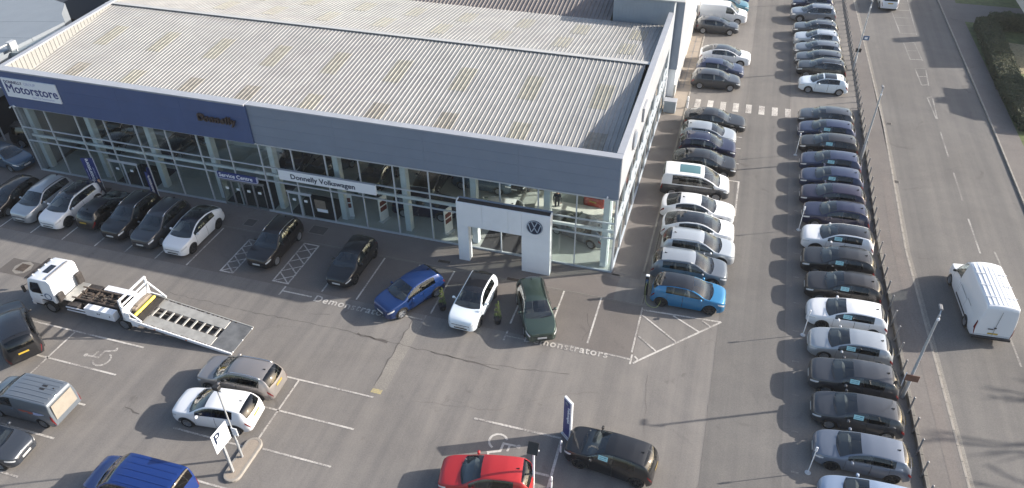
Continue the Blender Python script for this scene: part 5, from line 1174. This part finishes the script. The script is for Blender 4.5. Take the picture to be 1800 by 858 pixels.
# deck: tilts from the headboard down to the ground behind
ang = math.atan2(.98-.05, 6.65); dk = empty('deck', (-.30, 0, 1.0), 0, tr); dk.rotation_euler = (0, -ang, 0)
DL = 6.72
def DB(name, m, *boxes, b=.008): return TB(name, m, *boxes, b=b, parent=dk)
DB('deck_runner', 'deck_alu', (-5.35, -.05, .34, 1.04, -.06, .0)); DB('deck_runner', 'deck_alu', (-5.35, -.05, -1.04, -.34, -.06, .0))
DB('deck_end_plate', 'deck_worn', (-DL, -5.36, -1.06, 1.06, -.05, -.005)); DB('deck_front_plate', 'deck_alu', (-.75, -.05, -.335, .335, -.06, -.002))
for k in range(9): x = -1.12-k*.50; DB('deck_rung', 'deck_alu', (x-.06, x+.06, -.335, .335, -.06, -.004))
DB('side_rail', 'white_metal', (-DL, .1, 1.045, 1.12, -.16, .03)); DB('side_rail', 'deck_alu', (-DL, .1, -1.12, -1.045, -.16, .03)); DB('under_beam', 'chassis', (-5.6, 0, -.32, -.22, -.24, -.07), (-5.6, 0, .22, .32, -.24, -.07))
for sgn in (1, -1):
    g = MB(); rnd = random.Random(3+sgn)
    x = -.6
    while x > -5.6: 
        ln = rnd.uniform(.05, .22); g.bbox(x-ln, x, min(sgn*1.0, sgn*1.045), max(sgn*1.0, sgn*1.045), .0, rnd.uniform(.015, .045), .004); x -= ln+rnd.uniform(.03, .2)
    g.obj('lashing_track', 'rust', dk)
for x, sgn in ((-1.9, 1), (-3.9, 1), (-1.9, -1)): DB('marker_lamp', 'amber', (x-.05, x+.05, min(sgn*1.12, sgn*1.14), max(sgn*1.12, sgn*1.14), -.12, -.06), b=.004)
for k in range(3): DB('end_lamp', 'text_white', (-DL-.01, -DL+.03, -.95+.95*k-.04, -.95+.95*k+.04, -.02, .03), b=.004)
# headboard, winch, straps in truck frame
hb = empty('headboard', (-.28, 0, 1.0), 0, tr); hb.rotation_euler = (0, -ang*.4, 0)
for y in (-1.06, 1.06): TB('post', 'white_metal', (-.06, .06, y-.06, y+.06, -.1, 1.30), parent=hb)
TB('top_bar', 'white_metal', (-.05, .05, -1.12, 1.12, 1.24, 1.34), parent=hb); TB('mid_bar', 'white_metal', (-.04, .04, -1.0, 1.0, .84, .92), parent=hb); TB('panel', 'white_metal', (-.03, .03, -1.0, 1.0, .0, .66), parent=hb)
for y in (-1.09, 1.09):
    g = MB(); g.bar((-.05, y, .92), (-1.12, y, .06), .07, .09); g.obj('brace', 'white_metal', hb); g = MB(); g.bar((-.05, y, .10), (-1.12, y, .05), .06, .08); g.obj('brace_foot', 'white_metal', hb)
TB('side_plate', 'white_metal', (-.40, .0, 1.06, 1.09, .05, .45), parent=hb); TB('tool_tray', 'chassis', (-1.1, -.08, -.98, .98, .0, .03), parent=hb)
TB('winch_roller', 'yellow_gear', (-.62, -.42, -.9, .9, .06, .22), b=.06, parent=hb); TB('wood_block', 'wood', (-.38, -.10, -.85, .55, .08, .30), (-.36, -.12, -.7, .3, .30, .36), b=.02, parent=hb)

# ------------------------------------------------------------------ street furniture
def lamp_post(x, y, h, lb, arm=True, boxsign=None, blue=False):
    r = empty('lamp_post', (x, y, 0)); tag(r, lb, 'lamp post', 'lamp posts along the footpath')
    MB().lathe([(.0001, 0), (.11, 0), (.11, 1.25), (.075, 1.35), (.055, h-.3), (.05, h), (.0001, h)], n=12).obj('column', 'galv', r, True, 40)
    g = MB(); g.bar((0, 0, h-.02), (.05, .22, h+.22), .05, .05); g.obj('arm', 'galv', r); g = MB(); g.bbox(-.06, .10, .12, .52, h+.16, h+.26, .03); g.obj('lantern', 'post_grey', r)
    g = MB(); g.bbox(-.06, .06, -.12, -.04, h-.30, h-.16, .02); g.obj('sensor_box', 'white_metal', r)
    if boxsign: g = MB(); g.bbox(-.30, .34, -.16, -.12, boxsign, boxsign+.42, .01); o = g.obj('sign_plate', 'brown_sign', r); MB().tube((-.3, -.10, boxsign-.5), (-.3, -.10, boxsign+.5), .025, .025, 6).obj('sign_bracket', 'white_metal', r)
    if blue: g = MB(); g.bbox(.1, .62, -.03, .0, 2.9, 3.3, .01); o = g.obj('sign_plate', 'sign_blue', r); g = MB(); g.bbox(.24, .48, -.036, -.03, 3.0, 3.2, .002); g.obj('sign_symbol', 'text_white', o); g = MB(); g.bbox(-.22, .26, -.06, .0, 1.75, 2.1, .01); g.obj('sign_back', 'chassis', r)
    return r
lamp_post(11.38, 30.15, 5.75, 'galvanised lamp post with a brown sign plate beside the charcoal crossover', boxsign=1.35)
lamp_post(10.72, 54.0, 5.65, 'plain galvanised lamp post beside the blue hatchbacks, halfway up the row'); lamp_post(10.98, 70.4, 6.1, 'lamp post with dark and blue sign plates at the far end', blue=True)
lamp_post(11.9, 17.5, 6.6, 'lamp post just below the bottom right frame edge'); lamp_post(10.9, 88.5, 6.2, 'lamp post at the top edge beside the footpath')
# steel marker posts along the wall: bare posts, pairwise alike
post_me = MB().lathe([(.0001, 0), (.045, 0), (.045, 1.13), (.03, 1.17), (.0001, 1.18)], n=8).mesh('boundary_post', 'post_grey', True, 40); cap_me = MB().lathe([(.048, 1.12), (.048, 1.165), (.0001, 1.19)], n=8).mesh('post_cap', 'post_grey', True, 40)
def ORD(n): return str(n)+('th' if 10 <= n % 100 <= 20 else {1: 'st', 2: 'nd', 3: 'rd'}.get(n % 10, 'th'))
y = 21.4; k = 0
while y < 90:
    r = obj_of('boundary_post', post_me, None, (XW(y)-.075, y, 0)); tag(r, f'slim grey steel boundary post, {ORD(k+1)} from the bottom edge', 'post', 'steel posts along the boundary wall'); obj_of('post_cap', cap_me, r); y += 1.29 if y < 62 else 1.1; k += 1
# white slender marker poles at the noses of the wall row
for x, y, lb in ((6.30, 43.55, 'white slender pole at the nose of the white black-roofed crossover'), (6.55, 33.4, 'white slender pole between silver and white hatchback noses'), (6.75, 24.05, 'white slender pole near the blue grey hatchback nose'), (6.05, 53.4, 'white slender pole at the nose of the far blue hatchbacks')):
    r = empty('marker_pole', (x, y, 0)); tag(r, lb, 'pole'); MB().tube((0, 0, 0), (0, 0, 1.75), .025, .02, 8).obj('shaft', 'white_metal', r); MB().bbox(-.05, .05, -.04, .04, 1.62, 1.90, .02).obj('head', 'white_metal', r); MB().lathe([(.0001, 0), (.14, 0), (.14, .03), (.0001, .04)], n=12).obj('base_plate', 'galv', r)
# near island with parking sign and camera pole
isl = empty('kerbed_island', (-18.95, 17.2, 0)); tag(isl, 'narrow kerbed concrete island under the parking sign', 'traffic island')
def stadium(hw, hl, z, n=10): return [(hw*math.cos(t), hl-hw+hw*math.sin(t), z) for t in np.linspace(0, math.pi, n)]+[(hw*math.cos(t), -hl+hw+hw*math.sin(t), z) for t in np.linspace(math.pi, 2*math.pi, n)]
a = stadium(.44, 1.30, 0); b = stadium(.44, 1.30, .10); c = stadium(.41, 1.27, .13); d = stadium(.30, 1.16, .13); e = stadium(.30, 1.16, .115); n = len(a); g = MB(); g.add(a+b+c+d+e, [(k*n+i, k*n+(i+1) % n, (k+1)*n+(i+1) % n, (k+1)*n+i) for k in range(4) for i in range(n)]); g.obj('kerb_ring', 'kerb', isl)
g = MB(); g.add(stadium(.302, 1.162, .12), [tuple(range(n))]); g.obj('infill', 'concrete', isl)
ps = empty('parking_sign', (-19.0, 16.45, .12)); tag(ps, 'white parking sign with black P on a square post', 'sign'); MB().bbox(-.06, .06, -.06, .06, 0, 3.0, .01).obj('post', 'galv', ps)
bd = empty('board', (0, 0, 0), RAD(86), ps); MB().bbox(-.5, .5, -.10, -.065, 1.95, 3.15, .01).obj('panel', 'sign_white', bd); text('lettering', 'P', 'vw_navy', (-.42, -.104, 2.50), UP, .80, bd, .003, bold=.02); MB().box(-.42, .42, -.104, -.101, 2.30, 2.315).obj('rule', 'text_pale', bd)
for zz in (2.25, 2.85): MB().bbox(-.1, .1, -.066, .07, zz, zz+.05, .006).obj('clamp', 'galv', ps)
cp = empty('camera_pole', (-19.05, 17.3, .12)); tag(cp, 'thin grey pole with dark flood light behind the parking sign', 'pole')
MB().lathe([(.0001, 0), (.06, 0), (.06, 1.2), (.042, 1.25), (.035, 4.75), (.0001, 4.75)], n=10).obj('shaft', 'galv', cp, True, 40); MB().bbox(-.16, .16, -.12, .10, 4.80, 5.02, .02, Matrix.Rotation(RAD(20), 4, 'X') @ Matrix.Translation((0, 1.7, -.25)) if False else None).obj('flood_light', 'black_plastic', cp); MB().bbox(-.22, .22, -.04, .04, 4.68, 4.78, .01).obj('bracket', 'galv', cp); MB().bbox(.02, .32, -.09, -.04, 1.75, 2.25, .01).obj('control_box', 'sign_white', cp)
# totem
tt = empty('totem_sign', (-4.47, 22.9, 0), RAD(-40)); tag(tt, 'upright navy totem sign with vertical white lettering and white edge', 'sign')
MB().bbox(-.30, .30, -.06, .06, .06, 2.72, .015).obj('body', 'white_metal', tt); MB().bbox(-.27, .21, -.068, -.061, .14, 2.62, .003).obj('face', 'sign_navy', tt); MB().bbox(-.34, .34, -.14, .14, 0, .06, .01).obj('base', 'galv', tt)
text('lettering', 'Volkswagen', 'text_white', (.04, -.071, 2.28), (RAD(90), RAD(90), 0), .24, tt, .003, bold=.012); roundel(tt, -.03, 2.46, .10, -.075)
for x, y, lb in ((-4.55, 21.95, 'short white bollard at the foot of the totem'), (-4.5, 19.9, 'short white bollard near the bottom edge beside the black hatchback')):
    r = empty('bollard', (x, y, 0)); tag(r, lb, 'bollard'); MB().lathe([(.0001, 0), (.055, 0), (.055, .78), (.03, .84), (.0001, .85)], n=10).obj('shaft', 'white_metal', r, True, 40); MB().lathe([(.057, .52), (.057, .60)], n=10).obj('band', 'galv', r)
fp = empty('flood_pole', (-5.25, 19.55, 0)); tag(fp, 'white pole carrying a black square flood light beside the red car', 'pole'); MB().lathe([(.0001, 0), (.06, 0), (.05, 3.0), (.0001, 3.0)], n=10).obj('shaft', 'white_metal', fp, True, 40)
MB().bbox(-.24, .24, -.03, .03, -.28, .28, .01, Matrix.Translation((0, -.12, 3.22)) @ Matrix.Rotation(RAD(-35), 4, 'X')).obj('flood_light', 'black_plastic', fp); MB().bbox(-.25, .25, -.05, .02, 2.95, 3.02, .01).obj('bracket', 'white_metal', fp)
# topiaries
def topiary(x, y, lb):
    r = empty('topiary', (x, y, 0)); tag(r, lb, 'topiary', 'potted spiral topiaries'); MB().lathe([(.0001, 0), (.16, 0), (.23, .38), (.25, .40), (.22, .40), (.20, .36), (.0001, .36)], n=16).obj('pot', 'pot', r, True, 40)
    MB().tube((0, 0, .34), (0, 0, 1.5), .02, .012, 6).obj('stem', 'bark', r); rnd = random.Random(int(x*10)); g = MB()
    for k in range(1500):
        f = rnd.random(); th = f*2*math.pi*3.2+rnd.gauss(0, .35); rad = (.24-.15*f)*rnd.uniform(.35, 1.05); z = .48+f*1.15+rnd.gauss(0, .035); p = Vector((math.cos(th)*rad, math.sin(th)*rad, z)); d = Vector((rnd.gauss(0, 1), rnd.gauss(0, 1), rnd.gauss(0, 1))).normalized(); e = d.orthogonal().normalized(); s = rnd.uniform(.018, .032)
        g.quad(p-d*s, p+e*s*.5, p+d*s, p-e*s*.5)
    g.obj('foliage', 'leaf_a', r, recalc=False)
topiary(-13.6, 29.75, 'potted spiral topiary left of the pale silver car'); topiary(-10.15, 29.55, 'potted spiral topiary right of the pale silver car')
# charger with cables
ev = empty('charging_post', (-2.42, 34.35, 0)); tag(ev, 'slim dark charging post with looped yellow green cables behind the blue car', 'charger'); MB().bbox(-.10, .10, -.08, .08, 0, 1.45, .02).obj('housing', 'black_plastic', ev); MB().bbox(-.105, .105, -.085, .085, 1.45, 1.52, .02).obj('cap', 'sign_white', ev); MB().bbox(-.07, .07, -.086, -.081, .95, 1.25, .002).obj('screen', 'sign_blue', ev)
def cable(pts, par, r=.018):
    P = [Vector(p) for p in pts]; out = []
    for i in range(len(P)-1):
        p0 = P[max(0, i-1)]; p1 = P[i]; p2 = P[i+1]; p3 = P[min(len(P)-1, i+2)]
        for k in range(6):
            t = k/6; out.append(.5*((2*p1)+(p2-p0)*t+(2*p0-5*p1+4*p2-p3)*t*t+(-p0+3*p1-3*p2+p3)*t**3))
    out.append(P[-1]); MB().path(out, r, 6).obj('cable', 'cable', par)
cable([(0, -.08, 1.1), (-.02, -.35, .6), (.1, -.6, .03), (.35, -.95, .03), (.75, -1.0, .03), (.95, -.85, .35), (.92, -.72, .84)], ev); cable([(.1, 0, 1.1), (.3, .1, .5), (.35, .3, .03), (.6, .5, .03), (.5, .9, .05), (.8, 1.35, .5), (.95, 1.5, .88)], ev); cable([(.1, .05, .9), (.25, .2, .3), (.4, .1, .03), (.6, .25, .03), (.45, .4, .04), (.3, .2, .03)], ev)
eb = empty('guard_bollard', (-2.05, 34.35, 0)); tag(eb, 'bright steel guard bollard beside the charging post', 'bollard'); MB().lathe([(.0001, 0), (.06, 0), (.06, .95), (.04, 1.0), (.0001, 1.01)], n=12).obj('shaft', 'galv', eb, True, 40); MB().lathe([(.0001, 0), (.11, 0), (.11, .02), (.0001, .03)], n=12).obj('base_plate', 'galv', eb)
wb_ = empty('white_bollard', (-2.75, 58.9, 0)); tag(wb_, 'white capped bollard at the showroom end of the zebra', 'bollard'); MB().lathe([(.0001, 0), (.09, 0), (.09, .9), (.07, 1.05), (.0001, 1.08)], n=12).obj('shaft', 'white_metal', wb_, True, 40); MB().lathe([(.092, .55), (.092, .66)], n=12).obj('band', 'galv', wb_)
ut = empty('grey_cabinet', (-4.1, 57.9, 0)); tag(ut, 'pale grey utility cabinet in the corner by the side glass', 'cabinet'); MB().bbox(-.5, .5, -.35, .35, 0, 1.0, .03).obj('body', 'box_sheet', ut); MB().bbox(-.54, .54, -.39, .39, 1.0, 1.06, .02).obj('lid', 'coping', ut)
# feather banners
def banner(x, y, rz, lb, curl=0):
    r = empty('flag_banner', (x, y, 0), rz); tag(r, lb, 'banner', 'blue banners at the left doors'); MB().tube((0, 0, 0), (0, 0, 2.75), .02, .015, 8).obj('pole', 'white_metal', r); MB().bbox(-.3, .3, -.3, .3, 0, .05, .01).obj('foot', 'chassis', r)
    g = MB(); vs = []; nx, nz = 8, 18
    for i in range(nx+1):
        for j in range(nz+1): u = i/nx; v = j/nz; vs.append((-.95*u*(1-.55*curl), .07*math.sin(u*3.2+v*1.5)+curl*.28*math.sin(u*6), .35+2.35*v))
    g.add(vs, [(i*(nz+1)+j, (i+1)*(nz+1)+j, (i+1)*(nz+1)+j+1, i*(nz+1)+j+1) for i in range(nx) for j in range(nz)]); fl = g.obj('flag', 'sign_navy', r, True)
    if not curl:
        text('lettering', 'Motorstore', 'text_white', (-.36, -.10, .62), (RAD(90), RAD(-90), 0), .44, r, .002, bold=.015); text('lettering', 'DONNELLY GROUP', 'text_pale', (-.14, -.09, .66), (RAD(90), RAD(-90), 0), .15, r, .002); text('lettering', 'Used Car Supermarket', 'text_pale', (-.72, -.10, .62), (RAD(90), RAD(-90), 0), .13, r, .002)
    else: text('lettering', 'Motorstore', 'text_white', (-.22, -.30, .7), (RAD(90), RAD(-90), RAD(35)), .36, r, .002)
MATS['flag_blue'] = None; del MATS['flag_blue']
banner(-41.65, 34.75, RAD(6), 'blue Motorstore banner spread open by the left doors'); banner(-36.9, 34.75, RAD(55), 'blue Motorstore banner twisted edge on right of the left doors', 1)

# ------------------------------------------------------------------ people
def person(name, x, y, rz, lb, top, legs, hair, h=1.74, z=0, stride=.12, arm=0.1):
    r = empty(name, (x, y, z), rz); tag(r, lb, 'person'); k = h/1.74
    me = bpy.data.meshes.new('body'); V = []; E_ = []; Rd = []
    def v(p, rr): V.append(tuple(c*k for c in p)); Rd.append(rr*k); return len(V)-1
    pel = v((0, 0, .95), .135); wst = v((0, 0, 1.10), .13); chs = v((0, .01, 1.30), .16); nk = v((0, .01, 1.47), .06); hd0 = v((0, .03, 1.54), .07); hd1 = v((0, .035, 1.63), .098); hd2 = v((0, .02, 1.70), .075)
    E_ += [(pel, wst), (wst, chs), (chs, nk), (nk, hd0), (hd0, hd1), (hd1, hd2)]
    for s in (1, -1):
        f = s*stride; hip = v((s*.10, 0, .90), .10); kn = v((s*.11, f*.7+.02, .50), .065); an = v((s*.115, f*1.2-.02, .09), .045); toe = v((s*.12, f*1.2+.14, .04), .04); E_ += [(pel, hip), (hip, kn), (kn, an), (an, toe)]
        sh = v((s*.19, .0, 1.40), .065); el = v((s*.25, -s*stride*.6, 1.13), .048); wr = v((s*.24, -s*stride*.9+arm, .90), .034); hn = v((s*.235, -s*stride*.9+arm+.03, .82), .036); E_ += [(chs, sh), (sh, el), (el, wr), (wr, hn)]
        for q_ in range(4): fi = v((s*(.215+.014*q_), -s*stride*.9+arm+.05, .755+.006*abs(q_-1.5)), .009); fj = v((s*(.213+.014*q_), -s*stride*.9+arm+.075, .715+.006*abs(q_-1.5)), .008); E_ += [(hn, fi), (fi, fj)]
        th = v((s*.20, -s*stride*.9+arm+.085, .79), .010); E_.append((hn, th))
    me.from_pydata(V, E_, []); o = bpy.data.objects.new('body', me); link(o); m = o.modifiers.new('skin', 'SKIN'); m.use_smooth_shade = True; o.modifiers.new('sub', 'SUBSURF').levels = 2
    sv = me.skin_vertices[0].data
    for i, rr in enumerate(Rd): sv[i].radius = (rr*(1.25 if i in (chs, wst, pel) else 1), rr*(.80 if i in (chs, wst, pel) else 1))
    sv[pel].use_root = True; dg = bpy.context.evaluated_depsgraph_get(); dg.update(); m2 = bpy.data.meshes.new_from_object(o.evaluated_get(dg)); bpy.data.objects.remove(o)
    for mm in (top, legs, 'skin', hair): m2.materials.append(MATS[mm])
    for p in m2.polygons:
        c = p.center/k; p.use_smooth = True
        p.material_index = 3 if (c.z > 1.66 or (c.z > 1.55 and c.y < .01)) else 2 if c.z > 1.46 else (2 if (abs(c.x) > .19 and c.z < .86 and c.z > .65) else 0 if c.z > .93 or abs(c.x) > .185 else 1)
    obj_of('body', m2, r); g = MB()
    for sx in (-.032, .032): g.add([(p.x, p.y, p.z) for p in [Vector((sx*k, .128*k, 1.625*k))+Vector((a*.010, .004, b*.006)) for a, b in ((-1, 0), (0, -1), (1, 0), (0, 1))]], [(0, 1, 2, 3)])
    g.obj('eyes', 'hair_dark', r); g = MB(); g.add([(-.012*k, .125*k, 1.60*k), (.012*k, .125*k, 1.60*k), (0, .150*k, 1.595*k), (0, .128*k, 1.635*k)], [(0, 1, 2), (0, 2, 3), (1, 3, 2)]); g.obj('nose', 'skin', r); g = MB(); g.add([(-.022*k, .129*k, 1.565*k), (.022*k, .129*k, 1.565*k), (.018*k, .131*k, 1.574*k), (-.018*k, .131*k, 1.574*k)], [(0, 1, 2, 3)]); g.obj('mouth', 'cloth_red', r)
    return r
person('person', -40.85, 33.9, RAD(165), 'person in dark clothes walking past the left doors', 'cloth_dark', 'cloth_dark', 'hair_dark', stride=.16)
person('person', -9.6, 41.2, RAD(200), 'grey haired person in dark jacket standing inside above the portal', 'cloth_dark', 'cloth_dark', 'hair_grey', z=.03, stride=.04)

# ------------------------------------------------------------------ planting and houses across the road
def hedge(pts, wdt, h, seed, lb):
    r = empty('hedge', (*pts[0], .06)); tag(r, lb, 'hedge'); rnd = random.Random(seed); P = [Vector((p[0]-pts[0][0], p[1]-pts[0][1])) for p in pts]; core = MB(); lf = MB()
    for a, b in zip(P[:-1], P[1:]):
        d = b-a; Ln = d.length; d.normalize(); nn = Vector((-d.y, d.x)); core.add([(*(a+nn*s*wdt*.36), z) for z in (0, h*.86) for s in (-1, 1)]+[(*(b+nn*s*wdt*.36), z) for z in (0, h*.86) for s in (-1, 1)], [(0, 1, 3, 2), (4, 6, 7, 5), (0, 2, 6, 4), (1, 5, 7, 3), (2, 3, 7, 6)])
        for k in range(int(Ln*wdt*1300)):
            u = rnd.uniform(-.02, 1.02)*Ln; t = rnd.uniform(-1, 1); lump = .10*math.sin(u*2.1+seed)+.07*math.sin(u*5.3); z = rnd.uniform(0, 1)
            if rnd.random() < .5: z = 1+lump*.8-(abs(t)**4)*.25+rnd.gauss(0, .04)
            else: t = math.copysign(1+lump*.6+rnd.gauss(0, .06), t)
            q = a+d*u+nn*t*wdt*.5; p = Vector((q.x, q.y, max(.02, z*h))); e = Vector((rnd.gauss(0, 1), rnd.gauss(0, 1), rnd.gauss(0, 1))).normalized(); f = e.orthogonal().normalized(); s = rnd.uniform(.05, .11); lf.quad(p-e*s, p+f*s*.55, p+e*s, p-f*s*.55)
    core.obj('hedge_core', 'leaf_hedge', r); lf.obj('foliage', 'leaf_hedge', r, recalc=False)
hedge([(23.9, 62.0), (23.6, 70.0), (23.9, 78.0), (24.1, 84.2)], 1.7, 1.05, 3, 'long dense dark hedge beyond the far footpath'); hedge([(24.4, 84.2), (29.5, 84.6)], 1.2, 1.5, 5, 'hedge returning along the side drive'); hedge([(27.4, 62), (27.2, 72)], 1.6, 1.0, 9, 'scruffy inner hedge behind the long hedge')
def house(x0, x1, y0, y1, he, hr, lb, chim):
    r = empty('house', ((x0+x1)/2, (y0+y1)/2, 0)); tag(r, lb, 'house', 'houses across the road'); w2, d2 = (x1-x0)/2, (y1-y0)/2
    MB().box(-w2, w2, -d2, d2, 0, he).obj('wall', 'render_wall', r); g = MB(); o = .35; g.add([(-w2-o, -d2-o, he), (w2+o, -d2-o, he), (w2+o, d2+o, he), (-w2-o, d2+o, he), (0, -d2-o, hr), (0, d2+o, hr), (-w2-o, -d2-o, he-.12), (w2+o, -d2-o, he-.12), (w2+o, d2+o, he-.12), (-w2-o, d2+o, he-.12)], [(0, 4, 5, 3), (1, 2, 5, 4), (0, 1, 4), (2, 3, 5), (0, 3, 9, 6), (1, 7, 8, 2), (0, 6, 7, 1), (3, 2, 8, 9), (6, 9, 8, 7)]); rf = g.obj('roof', 'slate', r)
    MB().bbox(-.35, .35, chim-.5, chim+.5, hr-.6, hr+1.1, .02).obj('chimney', 'brick', rf)
    for yy in np.arange(-d2+1.4, d2-.6, 2.6):
        wn = MB().bbox(-w2-.04, -w2+.02, yy-.55, yy+.55, .95, 2.15, .01).obj('window', 'white_metal', r); MB().box(-w2-.05, -w2-.042, yy-.46, yy+.46, 1.04, 2.06).obj('pane', 'black_gloss', wn)
house(28.9, 36.5, 79.9, 96, 4.9, 7.2, 'rendered house with slate roof across the road, beyond the right frame edge', -1.5); house(29.0, 35.5, 68.9, 73.0, 5.0, 5.9, 'smaller rendered house nearer on the far side of the road', 1.6)
# leafless roadside trees whose shadows reach the road
def bare_tree(x, y, h, seed, lb):
    r = empty('bare_tree', (x, y, 0)); tag(r, lb, 'tree', 'leafless trees across the road'); rnd = random.Random(seed); tk = MB(); br = MB()
    def grow(p, d, ln, rad, lev):
        q = p+d*ln; (tk if lev == 0 else br).tube(p, q, rad, rad*.68, 8 if lev < 2 else 4, False)
        if lev >= 5: return
        for k in range(2 if lev else 4):
            ax = Vector((rnd.gauss(0, 1), rnd.gauss(0, 1), rnd.gauss(0, .4))).normalized(); nd = (d+ax*rnd.uniform(.45, .8)).normalized(); nd.z = max(nd.z, -.05); grow(q, nd.normalized(), ln*rnd.uniform(.62, .80), rad*.62, lev+1)
        if lev and rnd.random() < .6: grow(q, (d+Vector((rnd.gauss(0, .2), rnd.gauss(0, .2), .1))).normalized(), ln*.75, rad*.6, lev+1)
    grow(Vector((0, 0, 0)), Vector((0, 0, 1)), h*.30, h*.028, 0); tk.obj('trunk', 'bark', r, recalc=False); br.obj('crown', 'bark', r, recalc=False)
bare_tree(39.5, 36.5, 15.0, 4, 'leafless tree beyond the right frame edge near the bottom'); bare_tree(41.5, 32.0, 15.5, 8, 'second leafless tree below it, outside the frame')

# ------------------------------------------------------------------ thin haze volume over the whole site, added to lift dark tones
hm = bpy.data.materials.new('haze_air'); hm.use_nodes = True; hn = hm.node_tree.nodes; hn.clear(); ho = hn.new('ShaderNodeOutputMaterial'); hv = hn.new('ShaderNodeVolumePrincipled')
hv.inputs['Color'].default_value = (.93, .95, 1, 1); hv.inputs['Density'].default_value = .0002; hv.inputs['Anisotropy'].default_value = .25
hm.node_tree.links.new(hv.outputs[0], ho.inputs['Volume'])
hz = MB().box(-620, 720, -320, 920, -1.0, 34.0).obj('haze', None); hz.data.materials.append(hm); tag(hz, kind='stuff', label='thin pale haze added over the whole site to lift dark tones')
